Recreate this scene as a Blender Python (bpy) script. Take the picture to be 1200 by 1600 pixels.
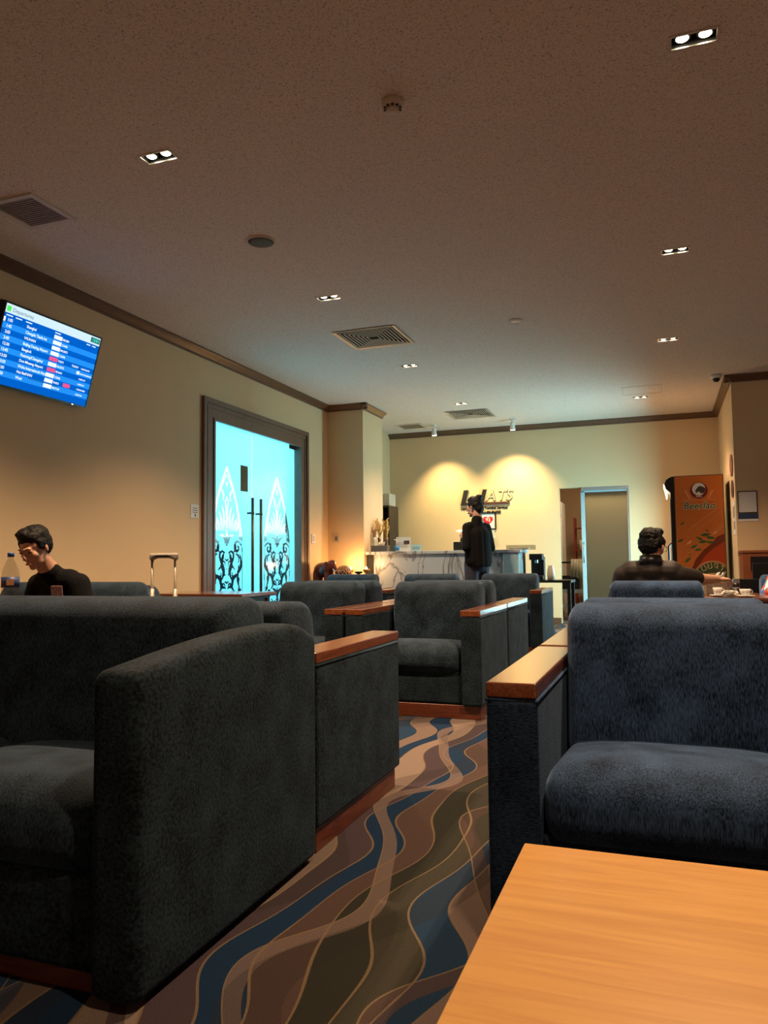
import bpy, bmesh, math, random
import numpy as np
from mathutils import Vector, Matrix, Euler
random.seed(7)
for o in list(bpy.data.objects):
    bpy.data.objects.remove(o, do_unlink=True)
SC = bpy.context.scene
COL = SC.collection
PI = math.pi
R = math.radians

# ------------------------------------------------------------------ camera
CAMH = 0.98
def make_camera():
    th, p, roll, f = R(20.02), R(3.77), R(-0.62), 1194.0
    fw = Vector((-math.sin(th)*math.cos(p), math.cos(th)*math.cos(p), math.sin(p)))
    rt = Vector((math.cos(th), math.sin(th), 0)); up = rt.cross(fw)
    rt2 = rt*math.cos(roll)+up*math.sin(roll); up2 = up*math.cos(roll)-rt*math.sin(roll)
    M = Matrix((rt2, up2, -fw)).transposed().to_4x4(); M.translation = (0, 0, CAMH)
    cd = bpy.data.cameras.new('camera'); cd.sensor_fit = 'VERTICAL'; cd.sensor_height = 24
    cd.lens = 24*f/1600; cd.clip_start = 0.05; cd.clip_end = 100
    co = bpy.data.objects.new('camera', cd); COL.objects.link(co); co.matrix_world = M
    SC.camera = co
make_camera()
SC.view_settings.view_transform = 'Standard'; SC.view_settings.look = 'None'
SC.view_settings.gamma = 1; SC.view_settings.use_curve_mapping = False
SC.view_settings.exposure = 1.52
W = bpy.data.worlds.new('world'); SC.world = W; W.use_nodes = True
W.node_tree.nodes['Background'].inputs[0].default_value = (1.0, 0.58, 0.38, 1)
W.node_tree.nodes['Background'].inputs[1].default_value = 0.072  # dim warm fill added to lift the ceiling, entering by the open sides

ZC = 3.15; XL = -4.33; YB = 12.2; XR = 0.82; YR = 9.85
WARM = (1.0, 0.68, 0.42); DAY = (0.25, 0.80, 1.0)
def area(name, loc, rot, sx, sy, power, col, spread=180):
    l = bpy.data.lights.new(name, 'AREA'); l.shape = 'RECTANGLE'; l.size = sx; l.size_y = sy
    l.energy = power; l.color = col; l.spread = R(spread)
    o = bpy.data.objects.new(name, l); COL.objects.link(o); o.location = loc; o.rotation_euler = rot
    return o
def spot(name, loc, target, power, col, ang, blend=0.4, rad=0.025):
    l = bpy.data.lights.new(name, 'SPOT'); l.energy = power; l.color = col
    l.spot_size = R(ang); l.spot_blend = blend; l.shadow_soft_size = rad
    o = bpy.data.objects.new(name, l); COL.objects.link(o); o.location = loc
    o.rotation_euler = (Vector(target)-Vector(loc)).to_track_quat('-Z', 'Y').to_euler()
    return o
def point(name, loc, power, col, rad=0.03):
    l = bpy.data.lights.new(name, 'POINT'); l.energy = power; l.color = col; l.shadow_soft_size = rad
    o = bpy.data.objects.new(name, l); COL.objects.link(o); o.location = loc
    return o
# daylight of the corridor outside the glass doors
area('corridor_daylight', (-6.3, 7.7, 3.0), (0, R(-50), 0), 3.0, 3.0, 92, DAY)
# warm pantry lamp, placed close over the sliding glass to shade it top to bottom
area('pantry_light', (-0.85, 12.62, 2.65), (0, 0, 0), 0.9, 0.25, 10, (1.0, 0.78, 0.5))
# light inside the drinks cooler, shining out of its glass door
area('cooler_light', (0.140, 10.93, 0.9), (0, R(90), 0), 1.3, 0.45, 42, (0.36, 0.85, 1.0))
DOWN = [(-2.46, 3.30, 78), (0.19, 3.325, 78), (0.15, 5.65, 62), (-2.51, 5.62, 62), (0.115, 7.95, 62),
        (-2.58, 7.94, 62), (-0.22, 10.68, 42), (-2.56, 10.14, 50), (0.19, 1.0, 30)]
SPOTS = [(-3.36, 11.58, 62), (-2.11, 11.58, 80)]

# ------------------------------------------------------------------ materials
def newmat(name):
    m = bpy.data.materials.new(name); m.use_nodes = True
    return m, m.node_tree.nodes, m.node_tree.links, m.node_tree.nodes['Principled BSDF']
def plain(name, col, rough=0.5, metal=0.0, spec=0.5, bump=0, bscale=200, coat=0, sheen=0, alpha=1, trans=0, emit=None, estr=0, var=0.12, vscale=30):
    m, N, L, B = newmat(name)
    B.inputs['Roughness'].default_value = rough; B.inputs['Metallic'].default_value = metal
    B.inputs['Specular IOR Level'].default_value = spec
    B.inputs['Coat Weight'].default_value = coat; B.inputs['Sheen Weight'].default_value = sheen
    B.inputs['Transmission Weight'].default_value = trans
    tc = N.new('ShaderNodeTexCoord'); n = N.new('ShaderNodeTexNoise'); n.inputs['Scale'].default_value = vscale
    L.new(tc.outputs['Object'], n.inputs['Vector'])
    r = N.new('ShaderNodeMix'); r.data_type = 'RGBA'
    c = Vector(col)
    r.inputs[6].default_value = (*(c*(1-var)), 1); r.inputs[7].default_value = (*(c*(1+var)), 1)
    L.new(n.outputs['Fac'], r.inputs[0]); L.new(r.outputs[2], B.inputs['Base Color'])
    if emit: B.inputs['Emission Color'].default_value = (*emit, 1); B.inputs['Emission Strength'].default_value = estr
    if bump:
        n2 = N.new('ShaderNodeTexNoise'); n2.inputs['Scale'].default_value = bscale
        L.new(tc.outputs['Object'], n2.inputs['Vector'])
        b = N.new('ShaderNodeBump'); b.inputs['Strength'].default_value = bump; b.inputs['Distance'].default_value = 0.002
        L.new(n2.outputs['Fac'], b.inputs['Height']); L.new(b.outputs['Normal'], B.inputs['Normal'])
    return m
def emis(name, col, s):
    m = bpy.data.materials.new(name); m.use_nodes = True; N = m.node_tree.nodes; N.clear()
    e = N.new('ShaderNodeEmission'); e.inputs[0].default_value = (*col, 1); e.inputs[1].default_value = s
    o = N.new('ShaderNodeOutputMaterial'); m.node_tree.links.new(e.outputs[0], o.inputs[0]); return m
def fabric_mat(name, c0, c1, streak=(1, 1, 1), sheen=.22):
    m, N, L, B = newmat(name)
    B.inputs['Roughness'].default_value = 0.85; B.inputs['Sheen Weight'].default_value = sheen
    B.inputs['Sheen Roughness'].default_value = 0.4; B.inputs['Sheen Tint'].default_value = (0.36, 0.56, 0.90, 1)
    B.inputs['Specular IOR Level'].default_value = 0.15
    tc = N.new('ShaderNodeTexCoord')
    mp = N.new('ShaderNodeMapping'); mp.inputs['Scale'].default_value = streak
    L.new(tc.outputs['Object'], mp.inputs['Vector'])
    n1 = N.new('ShaderNodeTexNoise'); n1.inputs['Scale'].default_value = 9; n1.inputs['Detail'].default_value = 5
    n2 = N.new('ShaderNodeTexNoise'); n2.inputs['Scale'].default_value = 230; n2.inputs['Detail'].default_value = 3
    L.new(tc.outputs['Object'], n1.inputs['Vector']); L.new(mp.outputs[0], n2.inputs['Vector'])
    a = N.new('ShaderNodeMath'); a.operation = 'MULTIPLY_ADD'; a.inputs[1].default_value = 0.42
    L.new(n1.outputs['Fac'], a.inputs[0]); 
    b = N.new('ShaderNodeMath'); b.operation = 'MULTIPLY'; b.inputs[1].default_value = 0.75
    L.new(n2.outputs['Fac'], b.inputs[0]); L.new(b.outputs[0], a.inputs[2])
    cr = N.new('ShaderNodeValToRGB'); cr.color_ramp.elements[0].position = 0.45; cr.color_ramp.elements[0].color = (*c0, 1)
    cr.color_ramp.elements[1].position = 0.76; cr.color_ramp.elements[1].color = (*c1, 1)
    L.new(a.outputs[0], cr.inputs[0]); L.new(cr.outputs[0], B.inputs['Base Color'])
    bp = N.new('ShaderNodeBump'); bp.inputs['Strength'].default_value = 0.5; bp.inputs['Distance'].default_value = 0.002
    L.new(n2.outputs['Fac'], bp.inputs['Height']); L.new(bp.outputs[0], B.inputs['Normal'])
    return m
def wood_mat(name, c0, c1, rough=0.3, scale=(2, 30, 30), coat=0.3, dist=2.0):
    m, N, L, B = newmat(name)
    B.inputs['Roughness'].default_value = rough; B.inputs['Coat Weight'].default_value = coat; B.inputs['Coat Roughness'].default_value = 0.25
    tc = N.new('ShaderNodeTexCoord'); mp = N.new('ShaderNodeMapping'); mp.inputs['Scale'].default_value = scale
    L.new(tc.outputs['Object'], mp.inputs['Vector'])
    n = N.new('ShaderNodeTexNoise'); n.inputs['Scale'].default_value = 2.2; n.inputs['Detail'].default_value = 6
    n.inputs['Distortion'].default_value = dist
    L.new(mp.outputs[0], n.inputs['Vector'])
    cr = N.new('ShaderNodeValToRGB'); cr.color_ramp.elements[0].position = 0.35; cr.color_ramp.elements[0].color = (*c0, 1)
    cr.color_ramp.elements[1].position = 0.65; cr.color_ramp.elements[1].color = (*c1, 1)
    L.new(n.outputs['Fac'], cr.inputs[0]); L.new(cr.outputs[0], B.inputs['Base Color'])
    return m
class NG:   # tiny maths-node helper
    def __init__(s, m): s.N = m.node_tree.nodes; s.L = m.node_tree.links
    def v(s, op, a, b=None, c=None):
        n = s.N.new('ShaderNodeMath'); n.operation = op
        for i, x in enumerate((a, b, c)):
            if x is None: continue
            if isinstance(x, (int, float)): n.inputs[i].default_value = x
            else: s.L.new(x, n.inputs[i])
        return n.outputs[0]
    def mix(s, f, a, b):
        n = s.N.new('ShaderNodeMix'); n.data_type = 'RGBA'
        for i, x in ((0, f), (6, a), (7, b)):
            if isinstance(x, (tuple, list)): n.inputs[i].default_value = (*x, 1)
            elif isinstance(x, (int, float)): n.inputs[i].default_value = x
            else: s.L.new(x, n.inputs[i])
        return n.outputs[2]
def carpet_mat():
    m, N, L, B = newmat('wave_carpet'); g = NG(m)
    B.inputs['Roughness'].default_value = 0.95; B.inputs['Specular IOR Level'].default_value = 0.1
    tc = N.new('ShaderNodeTexCoord'); sp = N.new('ShaderNodeSeparateXYZ'); L.new(tc.outputs['Object'], sp.inputs[0])
    X, Y = sp.outputs[0], sp.outputs[1]
    def wave(base, terms, drift):
        o = g.v('MULTIPLY_ADD', Y, drift, X)
        for amp, ky, kx, ph in terms:
            t = g.v('MULTIPLY_ADD', X, kx, ph); t = g.v('MULTIPLY_ADD', Y, ky, t)
            o = g.v('MULTIPLY_ADD', g.v('SINE', t), amp, o)
        return g.v('DIVIDE', o, base)
    def ramp(fac, cols):
        cr = N.new('ShaderNodeValToRGB'); cr.color_ramp.interpolation = 'CONSTANT'
        e = cr.color_ramp.elements
        while len(e) < len(cols): e.new(0.5)
        for i, c in enumerate(cols): e[i].position = i/len(cols); e[i].color = (*c, 1)
        L.new(fac, cr.inputs[0]); return cr.outputs[0]
    def line(b, w):
        f = g.v('FRACT', b); d = g.v('ABSOLUTE', g.v('SUBTRACT', f, 0.5))
        return g.v('GREATER_THAN', d, 0.5-w)
    navy, navy2 = (.012, .036, .085), (.02, .05, .10)
    brown, taupe, olive, plum, beige = (.10, .062, .052), (.21, .15, .125), (.036, .035, .026), (.075, .052, .060), (.27, .20, .16)
    olive2 = (.055, .05, .036)
    b1 = g.v('ADD', wave(0.098, ((-.055, 5.85, -6.0, .39), (-.014, 11.3, 3.0, 1.2)), 0.0), 1.035/.098)
    i1 = g.v('FRACT', g.v('MULTIPLY_ADD', g.v('FLOOR', b1), 1/9, 0.03))
    c1 = ramp(i1, (navy, brown, olive, olive2, navy2, taupe, navy, beige, plum))
    b2 = wave(0.36, ((.10, 5.2, 2.0, 1.0), (.03, 9.2, 1.5, 0.3)), 0.10)
    i2 = g.v('FRACT', g.v('MULTIPLY_ADD', g.v('FLOOR', b2), 0.2, 0.05))
    c2 = ramp(i2, (olive2, navy2, plum, taupe, brown))
    use = g.v('LESS_THAN', g.v('FRACT', b2), 0.16)
    c = g.mix(g.v('MULTIPLY', use, 0.75), c1, c2)
    b3 = wave(0.50, ((-.13, 4.4, -2.0, 2.0), (.03, 8.0, 1.0, 1.3)), -0.10)
    c = g.mix(g.v('MULTIPLY', g.v('LESS_THAN', g.v('FRACT', b3), 0.30), 0.35), c, (.03, .026, .022))
    ln = g.v('MAXIMUM', line(b1, 0.030), g.v('MULTIPLY', line(b2, 0.007), 1.0))
    c = g.mix(g.v('MULTIPLY', ln, 0.75), c, (.26, .18, .10))
    n = N.new('ShaderNodeTexNoise'); n.inputs['Scale'].default_value = 420; n.inputs['Detail'].default_value = 2
    L.new(tc.outputs['Object'], n.inputs['Vector'])
    k = g.v('MULTIPLY_ADD', n.outputs['Fac'], 1.3, 0.02)
    hs = N.new('ShaderNodeHueSaturation'); L.new(c, hs.inputs['Color']); L.new(k, hs.inputs['Value'])
    L.new(hs.outputs[0], B.inputs['Base Color'])
    bp = N.new('ShaderNodeBump'); bp.inputs['Strength'].default_value = 0.6; bp.inputs['Distance'].default_value = 0.004
    L.new(n.outputs['Fac'], bp.inputs['Height']); L.new(bp.outputs[0], B.inputs['Normal'])
    return m
def ceiling_mat():
    m, N, L, B = newmat('textured_ceiling'); g = NG(m)
    B.inputs['Roughness'].default_value = 0.9
    tc = N.new('ShaderNodeTexCoord')
    n = N.new('ShaderNodeTexNoise'); n.inputs['Scale'].default_value = 75; n.inputs['Detail'].default_value = 3
    L.new(tc.outputs['Object'], n.inputs['Vector'])
    v = N.new('ShaderNodeTexNoise'); v.inputs['Scale'].default_value = 125; v.inputs['Detail'].default_value = 2; v.inputs['Distortion'].default_value = 1.2
    L.new(tc.outputs['Object'], v.inputs['Vector'])
    pit = g.v('GREATER_THAN', v.outputs['Fac'], 0.595)
    c = g.mix(n.outputs['Fac'], (.70, .61, .53), (.88, .79, .70))
    c = g.mix(g.v('MULTIPLY', pit, 0.6), c, (.16, .12, .10))
    L.new(c, B.inputs['Base Color'])
    h = g.v('SUBTRACT', n.outputs['Fac'], g.v('MULTIPLY', pit, 0.5))
    bp = N.new('ShaderNodeBump'); bp.inputs['Strength'].default_value = 0.5; bp.inputs['Distance'].default_value = 0.004
    L.new(h, bp.inputs['Height']); L.new(bp.outputs[0], B.inputs['Normal'])
    return m
def marble_mat(name):
    m, N, L, B = newmat(name); g = NG(m)
    B.inputs['Roughness'].default_value = 0.38
    tc = N.new('ShaderNodeTexCoord')
    n = N.new('ShaderNodeTexNoise'); n.inputs['Scale'].default_value = 1.6; n.inputs['Detail'].default_value = 7; n.inputs['Distortion'].default_value = 1.3
    mp = N.new('ShaderNodeMapping'); mp.inputs['Rotation'].default_value = (0, R(40), 0); mp.inputs['Scale'].default_value = (1.6, 1, .8)
    L.new(tc.outputs['Object'], mp.inputs[0]); L.new(mp.outputs[0], n.inputs['Vector'])
    d = g.v('ABSOLUTE', g.v('SUBTRACT', n.outputs['Fac'], 0.5))
    cr = N.new('ShaderNodeValToRGB'); e = cr.color_ramp.elements
    e[0].position = 0.0; e[0].color = (.10, .10, .11, 1); e[1].position = 0.035; e[1].color = (.42, .47, .50, 1)
    k = e.new(0.009); k.color = (.25, .25, .27, 1)
    L.new(d, cr.inputs[0]); L.new(cr.outputs[0], B.inputs['Base Color'])
    return m
def frosted_mat(name, col, clear=0.05, glossy=0.08):
    m = bpy.data.materials.new(name); m.use_nodes = True; N = m.node_tree.nodes; L = m.node_tree.links; N.clear()
    tr = N.new('ShaderNodeBsdfTranslucent'); tr.inputs[0].default_value = (*col, 1)
    tp = N.new('ShaderNodeBsdfTransparent'); tp.inputs[0].default_value = (*col, 1)
    gl = N.new('ShaderNodeBsdfGlossy'); gl.inputs['Roughness'].default_value = 0.15
    a = N.new('ShaderNodeMixShader'); a.inputs[0].default_value = clear
    b = N.new('ShaderNodeMixShader'); b.inputs[0].default_value = glossy
    o = N.new('ShaderNodeOutputMaterial')
    L.new(tr.outputs[0], a.inputs[1]); L.new(tp.outputs[0], a.inputs[2]); L.new(a.outputs[0], b.inputs[1]); L.new(gl.outputs[0], b.inputs[2]); L.new(b.outputs[0], o.inputs[0])
    return m

M = {}
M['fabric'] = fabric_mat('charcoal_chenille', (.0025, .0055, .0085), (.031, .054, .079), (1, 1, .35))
M['fabric_b'] = fabric_mat('chenille_blue_cast', (.0035, .009, .021), (.050, .098, .20), (1.4, 1.4, .2), .34)  # same chenille with the bluish light of the right side mixed into its colour
M['fabric_flat_b'] = fabric_mat('arm_chenille_blue_cast', (.0020, .0052, .012), (.024, .050, .10), (.35, .35, 1.2), .05)  # arm fabric with the same bluish light put into its colour
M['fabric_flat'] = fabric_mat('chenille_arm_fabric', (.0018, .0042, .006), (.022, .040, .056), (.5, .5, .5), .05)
M['cap'] = wood_mat('varnished_red_wood', (.13, .032, .010), (.22, .066, .020), 0.16, (22, 1.6, 22), 0.8)
M['plinth'] = wood_mat('dark_red_wood', (.085, .018, .007), (.14, .034, .012), 0.35, (2, 2, 20))
M['table'] = wood_mat('golden_beech_veneer', (.56, .27, .065), (.66, .345, .09), 0.32, (1.2, 16, 16), 0.25, 1.0)
M['edge'] = wood_mat('table_edge_wood', (.30, .10, .03), (.38, .14, .045), 0.35, (2, 2, 20))
M['trim'] = wood_mat('brown_moulding', (.10, .047, .025), (.15, .075, .04), 0.4, (2, 2, 40))
M['casing'] = wood_mat('brown_door_casing', (.115, .062, .04), (.165, .095, .062), 0.4, (30, 30, 2))
M['wall'] = plain('cream_wall_paint', (.70, .515, .295), 0.75, bump=0.15, bscale=60, var=0.04, vscale=3)
M['ceiling'] = ceiling_mat(); M['carpet'] = carpet_mat()
M['marble'] = marble_mat('white_veined_marble')
M['white'] = plain('white_plastic', (.75, .73, .70), 0.4)
M['cream'] = plain('cream_plastic', (.62, .55, .44), 0.5)
M['paper'] = plain('white_paper', (.75, .74, .70), 0.8, var=0.03)
M['tissue'] = plain('soft_tissue_paper', (.85, .80, .70), 0.9, bump=0.3, bscale=30)
M['black'] = plain('black_plastic', (.007, .007, .008), 0.35)
M['blackm'] = plain('black_matte', (.008, .008, .008), 0.8)
M['metal'] = plain('brushed_metal', (.45, .45, .45), 0.3, metal=1)
M['bronze'] = plain('dark_bronze_metal', (.12, .085, .055), 0.35, metal=0.8)
M['grey'] = plain('grey_grille', (.16, .13, .11), 0.6)
M['greyd'] = plain('dark_duct', (.02, .017, .015), 0.9)
M['alu'] = plain('grey_aluminium', (.55, .53, .50), 0.35, metal=0.7)
M['blueframe'] = plain('pale_blue_aluminium', (.45, .62, .68), 0.35, metal=0.3)
M['skin'] = plain('warm_skin', (.50, .27, .17), 0.5, var=0.06, vscale=20)
M['skind'] = plain('tan_skin', (.36, .19, .13), 0.5, var=0.06, vscale=20)
M['hair'] = plain('black_hair', (.0045, .004, .0035), 0.65, spec=.25, bump=1.0, bscale=90, var=0.5, vscale=60)
M['tee'] = plain('black_cotton', (.005, .005, .006), 0.9, spec=.15)
M['polo'] = plain('dark_brown_satin', (.018, .013, .011), 0.6, spec=.3, bump=0.2, bscale=20)
M['blazer'] = plain('black_blazer_wool', (.004, .004, .004), 0.9, spec=.15)
M['trousers'] = plain('navy_trousers', (.025, .025, .045), 0.8)
M['eye'] = plain('dark_eye', (.01, .008, .007), 0.2)
M['lip'] = plain('lip', (.30, .10, .08), 0.5)
M['bulb'] = emis('lit_bulb', (1.0, .82, .55), 9)
M['pantrywall'] = plain('pantry_wall', (.50, .36, .24), 0.8)
M['corrwall'] = plain('pale_corridor_wall', (.75, .85, .88), 0.8)
M['corrdark'] = plain('dark_corridor_panel', (.03, .05, .06), 0.6)
M['frost'] = frosted_mat('frosted_door_glass', (.55, .88, .93), 0.04)
M['frost2'] = frosted_mat('frosted_sliding_glass', (.62, .58, .44), 0.10, 0.22)
M['carton'] = plain('brown_card', (.20, .14, .09), 0.8)
def clear_mat(name, tint=(.9, .95, .95), ior=1.45):
    m = bpy.data.materials.new(name); m.use_nodes = True; N = m.node_tree.nodes; L = m.node_tree.links; N.clear()
    tp = N.new('ShaderNodeBsdfTransparent'); tp.inputs[0].default_value = (*tint, 1)
    gl = N.new('ShaderNodeBsdfGlossy'); gl.inputs['Roughness'].default_value = 0.05
    b = N.new('ShaderNodeMixShader'); o = N.new('ShaderNodeOutputMaterial'); b.inputs[0].default_value = 0.07
    L.new(tp.outputs[0], b.inputs[1]); L.new(gl.outputs[0], b.inputs[2]); L.new(b.outputs[0], o.inputs[0])
    return m
M['clear'] = clear_mat('clear_glass'); M['pet'] = clear_mat('clear_plastic', (.86, .86, .84))
def cm(name, col, **k):
    if name not in M: M[name] = plain(name, col, **k)
    return M[name]

# ------------------------------------------------------------------ mesh helpers
def obj(name, bm, mat, parent=None, smooth=False, bevel=0, seg=2, loc=None, rot=None):
    me = bpy.data.meshes.new(name)
    if isinstance(bm, bmesh.types.BMesh):
        bmesh.ops.recalc_face_normals(bm, faces=bm.faces); bm.to_mesh(me); bm.free()
    else: me = bm
    o = bpy.data.objects.new(name, me); COL.objects.link(o)
    for m in (mat if isinstance(mat, (list, tuple)) else [mat]): me.materials.append(m)
    if smooth: me.polygons.foreach_set('use_smooth', [True]*len(me.polygons))
    if bevel:
        b = o.modifiers.new('bevel', 'BEVEL'); b.width = bevel; b.segments = seg; b.limit_method = 'ANGLE'; b.angle_limit = R(35)
        me.polygons.foreach_set('use_smooth', [True]*len(me.polygons)); b.harden_normals = False
        w = o.modifiers.new('wn', 'WEIGHTED_NORMAL')
    if parent: o.parent = parent
    if loc: o.location = loc
    if rot: o.rotation_euler = rot
    return o
def tag(o, label, cat=None, group=None):
    o['label'] = label
    if cat: o['category'] = cat
    if group: o['group'] = group
    return o
def thing(name, label, cat, loc=(0, 0, 0), rz=0, group=None):
    o = bpy.data.objects.new(name, None); COL.objects.link(o); o.empty_display_size = 0.1
    o.location = loc; o.rotation_euler = (0, 0, rz)
    return tag(o, label, cat, group)
def struct(name, bm, mat, **k):
    o = obj(name, bm, mat, **k); o['kind'] = 'structure'; return o
def dup(root, loc=None, rz=None, label=None, group=None):
    r = root.copy(); COL.objects.link(r)
    if loc is not None: r.location = loc
    if rz is not None: r.rotation_euler = (0, 0, rz)
    if label: r['label'] = label
    if group: r['group'] = group
    for ch in list(root.children):
        c = ch.copy(); COL.objects.link(c); c.parent = r
        for g in list(ch.children):
            d = g.copy(); COL.objects.link(d); d.parent = c
    return r
def box(bm, a, b, mi=0):
    x0, y0, z0 = a; x1, y1, z1 = b
    vs = [bm.verts.new(p) for p in ((x0,y0,z0),(x1,y0,z0),(x1,y1,z0),(x0,y1,z0),(x0,y0,z1),(x1,y0,z1),(x1,y1,z1),(x0,y1,z1))]
    for f in ((0,3,2,1),(4,5,6,7),(0,1,5,4),(1,2,6,5),(2,3,7,6),(3,0,4,7)):
        fc = bm.faces.new([vs[i] for i in f]); fc.material_index = mi
    return bm
def BX(*ab):
    bm = bmesh.new()
    for i in range(0, len(ab), 2): box(bm, ab[i], ab[i+1])
    return bm
def cyl(bm, p0, p1, r0, r1=None, n=16, caps=True):
    r1 = r0 if r1 is None else r1
    p0, p1 = Vector(p0), Vector(p1); d = (p1-p0).normalized()
    u = d.orthogonal().normalized(); v = d.cross(u)
    A = [bm.verts.new(p0+(u*math.cos(2*PI*i/n)+v*math.sin(2*PI*i/n))*r0) for i in range(n)]
    Bv = [bm.verts.new(p1+(u*math.cos(2*PI*i/n)+v*math.sin(2*PI*i/n))*r1) for i in range(n)]
    for i in range(n): bm.faces.new((A[i], A[(i+1)%n], Bv[(i+1)%n], Bv[i]))
    if caps: bm.faces.new(A[::-1]); bm.faces.new(Bv)
    return bm
def tube(bm, pts, r, n=8):
    pts = [Vector(p) for p in pts]; prev = None
    rings = []
    for i, p in enumerate(pts):
        d = (pts[min(i+1, len(pts)-1)]-pts[max(i-1, 0)]).normalized()
        u = d.orthogonal().normalized() if prev is None else (prev-d*prev.dot(d)).normalized()
        prev = u; v = d.cross(u); rr = r[i] if isinstance(r, (list, tuple)) else r
        rings.append([bm.verts.new(p+(u*math.cos(2*PI*k/n)+v*math.sin(2*PI*k/n))*rr) for k in range(n)])
    for a, b in zip(rings, rings[1:]):
        for k in range(n): bm.faces.new((a[k], a[(k+1)%n], b[(k+1)%n], b[k]))
    bm.faces.new(rings[0][::-1]); bm.faces.new(rings[-1])
    return bm
def lathe(bm, prof, n=24, c=(0, 0, 0)):
    rings = []
    for r, z in prof:
        rings.append([bm.verts.new((c[0]+r*math.cos(2*PI*k/n), c[1]+r*math.sin(2*PI*k/n), c[2]+z)) for k in range(n)])
    for a, b in zip(rings, rings[1:]):
        for k in range(n): bm.faces.new((a[k], a[(k+1)%n], b[(k+1)%n], b[k]))
    if prof[0][0] > 1e-5: bm.faces.new(rings[0][::-1])
    if prof[-1][0] > 1e-5: bm.faces.new(rings[-1])
    bmesh.ops.remove_doubles(bm, verts=bm.verts, dist=1e-5)
    return bm
def prism(bm, pts, h, ax='z', base=0.0):
    def P(a, b, c): return (a, b, c) if ax == 'z' else ((a, c, b) if ax == 'y' else (c, a, b))
    A = [bm.verts.new(P(a, b, base)) for a, b in pts]; Bv = [bm.verts.new(P(a, b, base+h)) for a, b in pts]
    n = len(pts)
    bm.faces.new(A[::-1]); bm.faces.new(Bv)
    for i in range(n): bm.faces.new((A[i], A[(i+1)%n], Bv[(i+1)%n], Bv[i]))
    return bm
def rbox(lo, hi, r, n=14, fn=None):
    """box with generously rounded edges; fn may move each point afterwards"""
    bm = bmesh.new(); lo, hi = Vector(lo), Vector(hi); c = (lo+hi)/2; h = (hi-lo)/2
    rr = [min(r[i] if isinstance(r, tuple) else r, h[i]) for i in range(3)]
    def coords(i):
        q = [(-h[i]+rr[i]*(1-math.cos(t*PI/2/4)) ) for t in range(5)]
        q = [-h[i]+rr[i]*(1-math.cos(t*PI/8)) if False else -h[i]+rr[i]*t/4 for t in range(5)]
        k = max(1, int(n)); mid = [-h[i]+rr[i]+(2*h[i]-2*rr[i])*t/k for t in range(1, k)] if h[i]-rr[i] > 1e-4 else []
        return q+mid+[-x for x in reversed(q)] if h[i]-rr[i] > 1e-4 else q+[-x for x in reversed(q[:-1])]
    C3 = [coords(i) for i in range(3)]; cache = {}
    def V(p):
        key = tuple(round(x, 5) for x in p)
        if key not in cache:
            core = Vector([max(-(h[i]-rr[i]), min(h[i]-rr[i], p[i])) for i in range(3)])
            d = Vector([(p[i]-core[i])/rr[i] for i in range(3)])
            if d.length > 1e-6:
                m = max(abs(x) for x in d); d = d.normalized()*m
            q = core+Vector([d[i]*rr[i] for i in range(3)])
            if fn: q = Vector(fn(q, h))
            cache[key] = bm.verts.new(c+q)
        return cache[key]
    for ax in range(3):
        a, b = (ax+1) % 3, (ax+2) % 3
        for s in (-1, 1):
            for i in range(len(C3[a])-1):
                for j in range(len(C3[b])-1):
                    vs = []
                    for ii, jj in ((i, j), (i+1, j), (i+1, j+1), (i, j+1)):
                        p = [0, 0, 0]; p[ax] = s*h[ax]; p[a] = C3[a][ii]; p[b] = C3[b][jj]; vs.append(V(p))
                    if s < 0: vs.reverse()
                    if len(set(vs)) == 4:
                        try: bm.faces.new(vs)
                        except ValueError: pass
    return bm
def text_bm(s, size, depth=0.001, bold=0.0, shear=0.0, spacing=1.0, align='LEFT'):
    cu = bpy.data.curves.new('t', 'FONT'); cu.body = s; cu.size = size; cu.extrude = depth; cu.offset = bold
    cu.shear = shear; cu.space_character = spacing; cu.align_x = align; cu.resolution_u = 3
    o = bpy.data.objects.new('t', cu); COL.objects.link(o)
    dg = bpy.context.evaluated_depsgraph_get(); me = bpy.data.meshes.new_from_object(o.evaluated_get(dg))
    bm = bmesh.new(); bm.from_mesh(me); bpy.data.objects.remove(o); bpy.data.curves.remove(cu); bpy.data.meshes.remove(me)
    return bm
def merge(dst, src, mat=None, mi=0):
    off = {}
    for v in src.verts: off[v] = dst.verts.new(mat @ v.co if mat else v.co)
    for f in src.faces:
        try: nf = dst.faces.new([off[v] for v in f.verts]); nf.material_index = mi
        except ValueError: pass
    src.free()
FRONT = Matrix(((1, 0, 0, 0), (0, 0, -1, 0), (0, 1, 0, 0), (0, 0, 0, 1)))     # text facing -Y
def ellip(bm, c, r, rot=None, n=16):
    res = bmesh.ops.create_uvsphere(bm, u_segments=n, v_segments=max(8, n*2//3), radius=1)
    T = Matrix.Translation(c) @ (rot.to_matrix().to_4x4() if rot else Matrix()) @ Matrix.Diagonal((*r, 1))
    bmesh.ops.transform(bm, matrix=T, verts=res['verts'])
def caps(bm, p0, p1, r0, r1, n=12):
    p0, p1 = Vector(p0), Vector(p1); d = p1-p0; L_ = d.length
    q = d.to_track_quat('Z', 'Y').to_matrix().to_4x4()
    prof = []
    for i in range(7):
        a = -PI/2+PI/2*i/6; prof.append((r0*math.cos(a), r0*math.sin(a)))
    for i in range(7):
        a = PI/2*i/6; prof.append((r1*math.cos(a), L_+r1*math.sin(a)))
    prof[0] = (0, prof[0][1]); prof[-1] = (0, prof[-1][1])
    t = bmesh.new(); lathe(t, prof, n)
    merge(bm, t, Matrix.Translation(p0) @ q)
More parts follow.
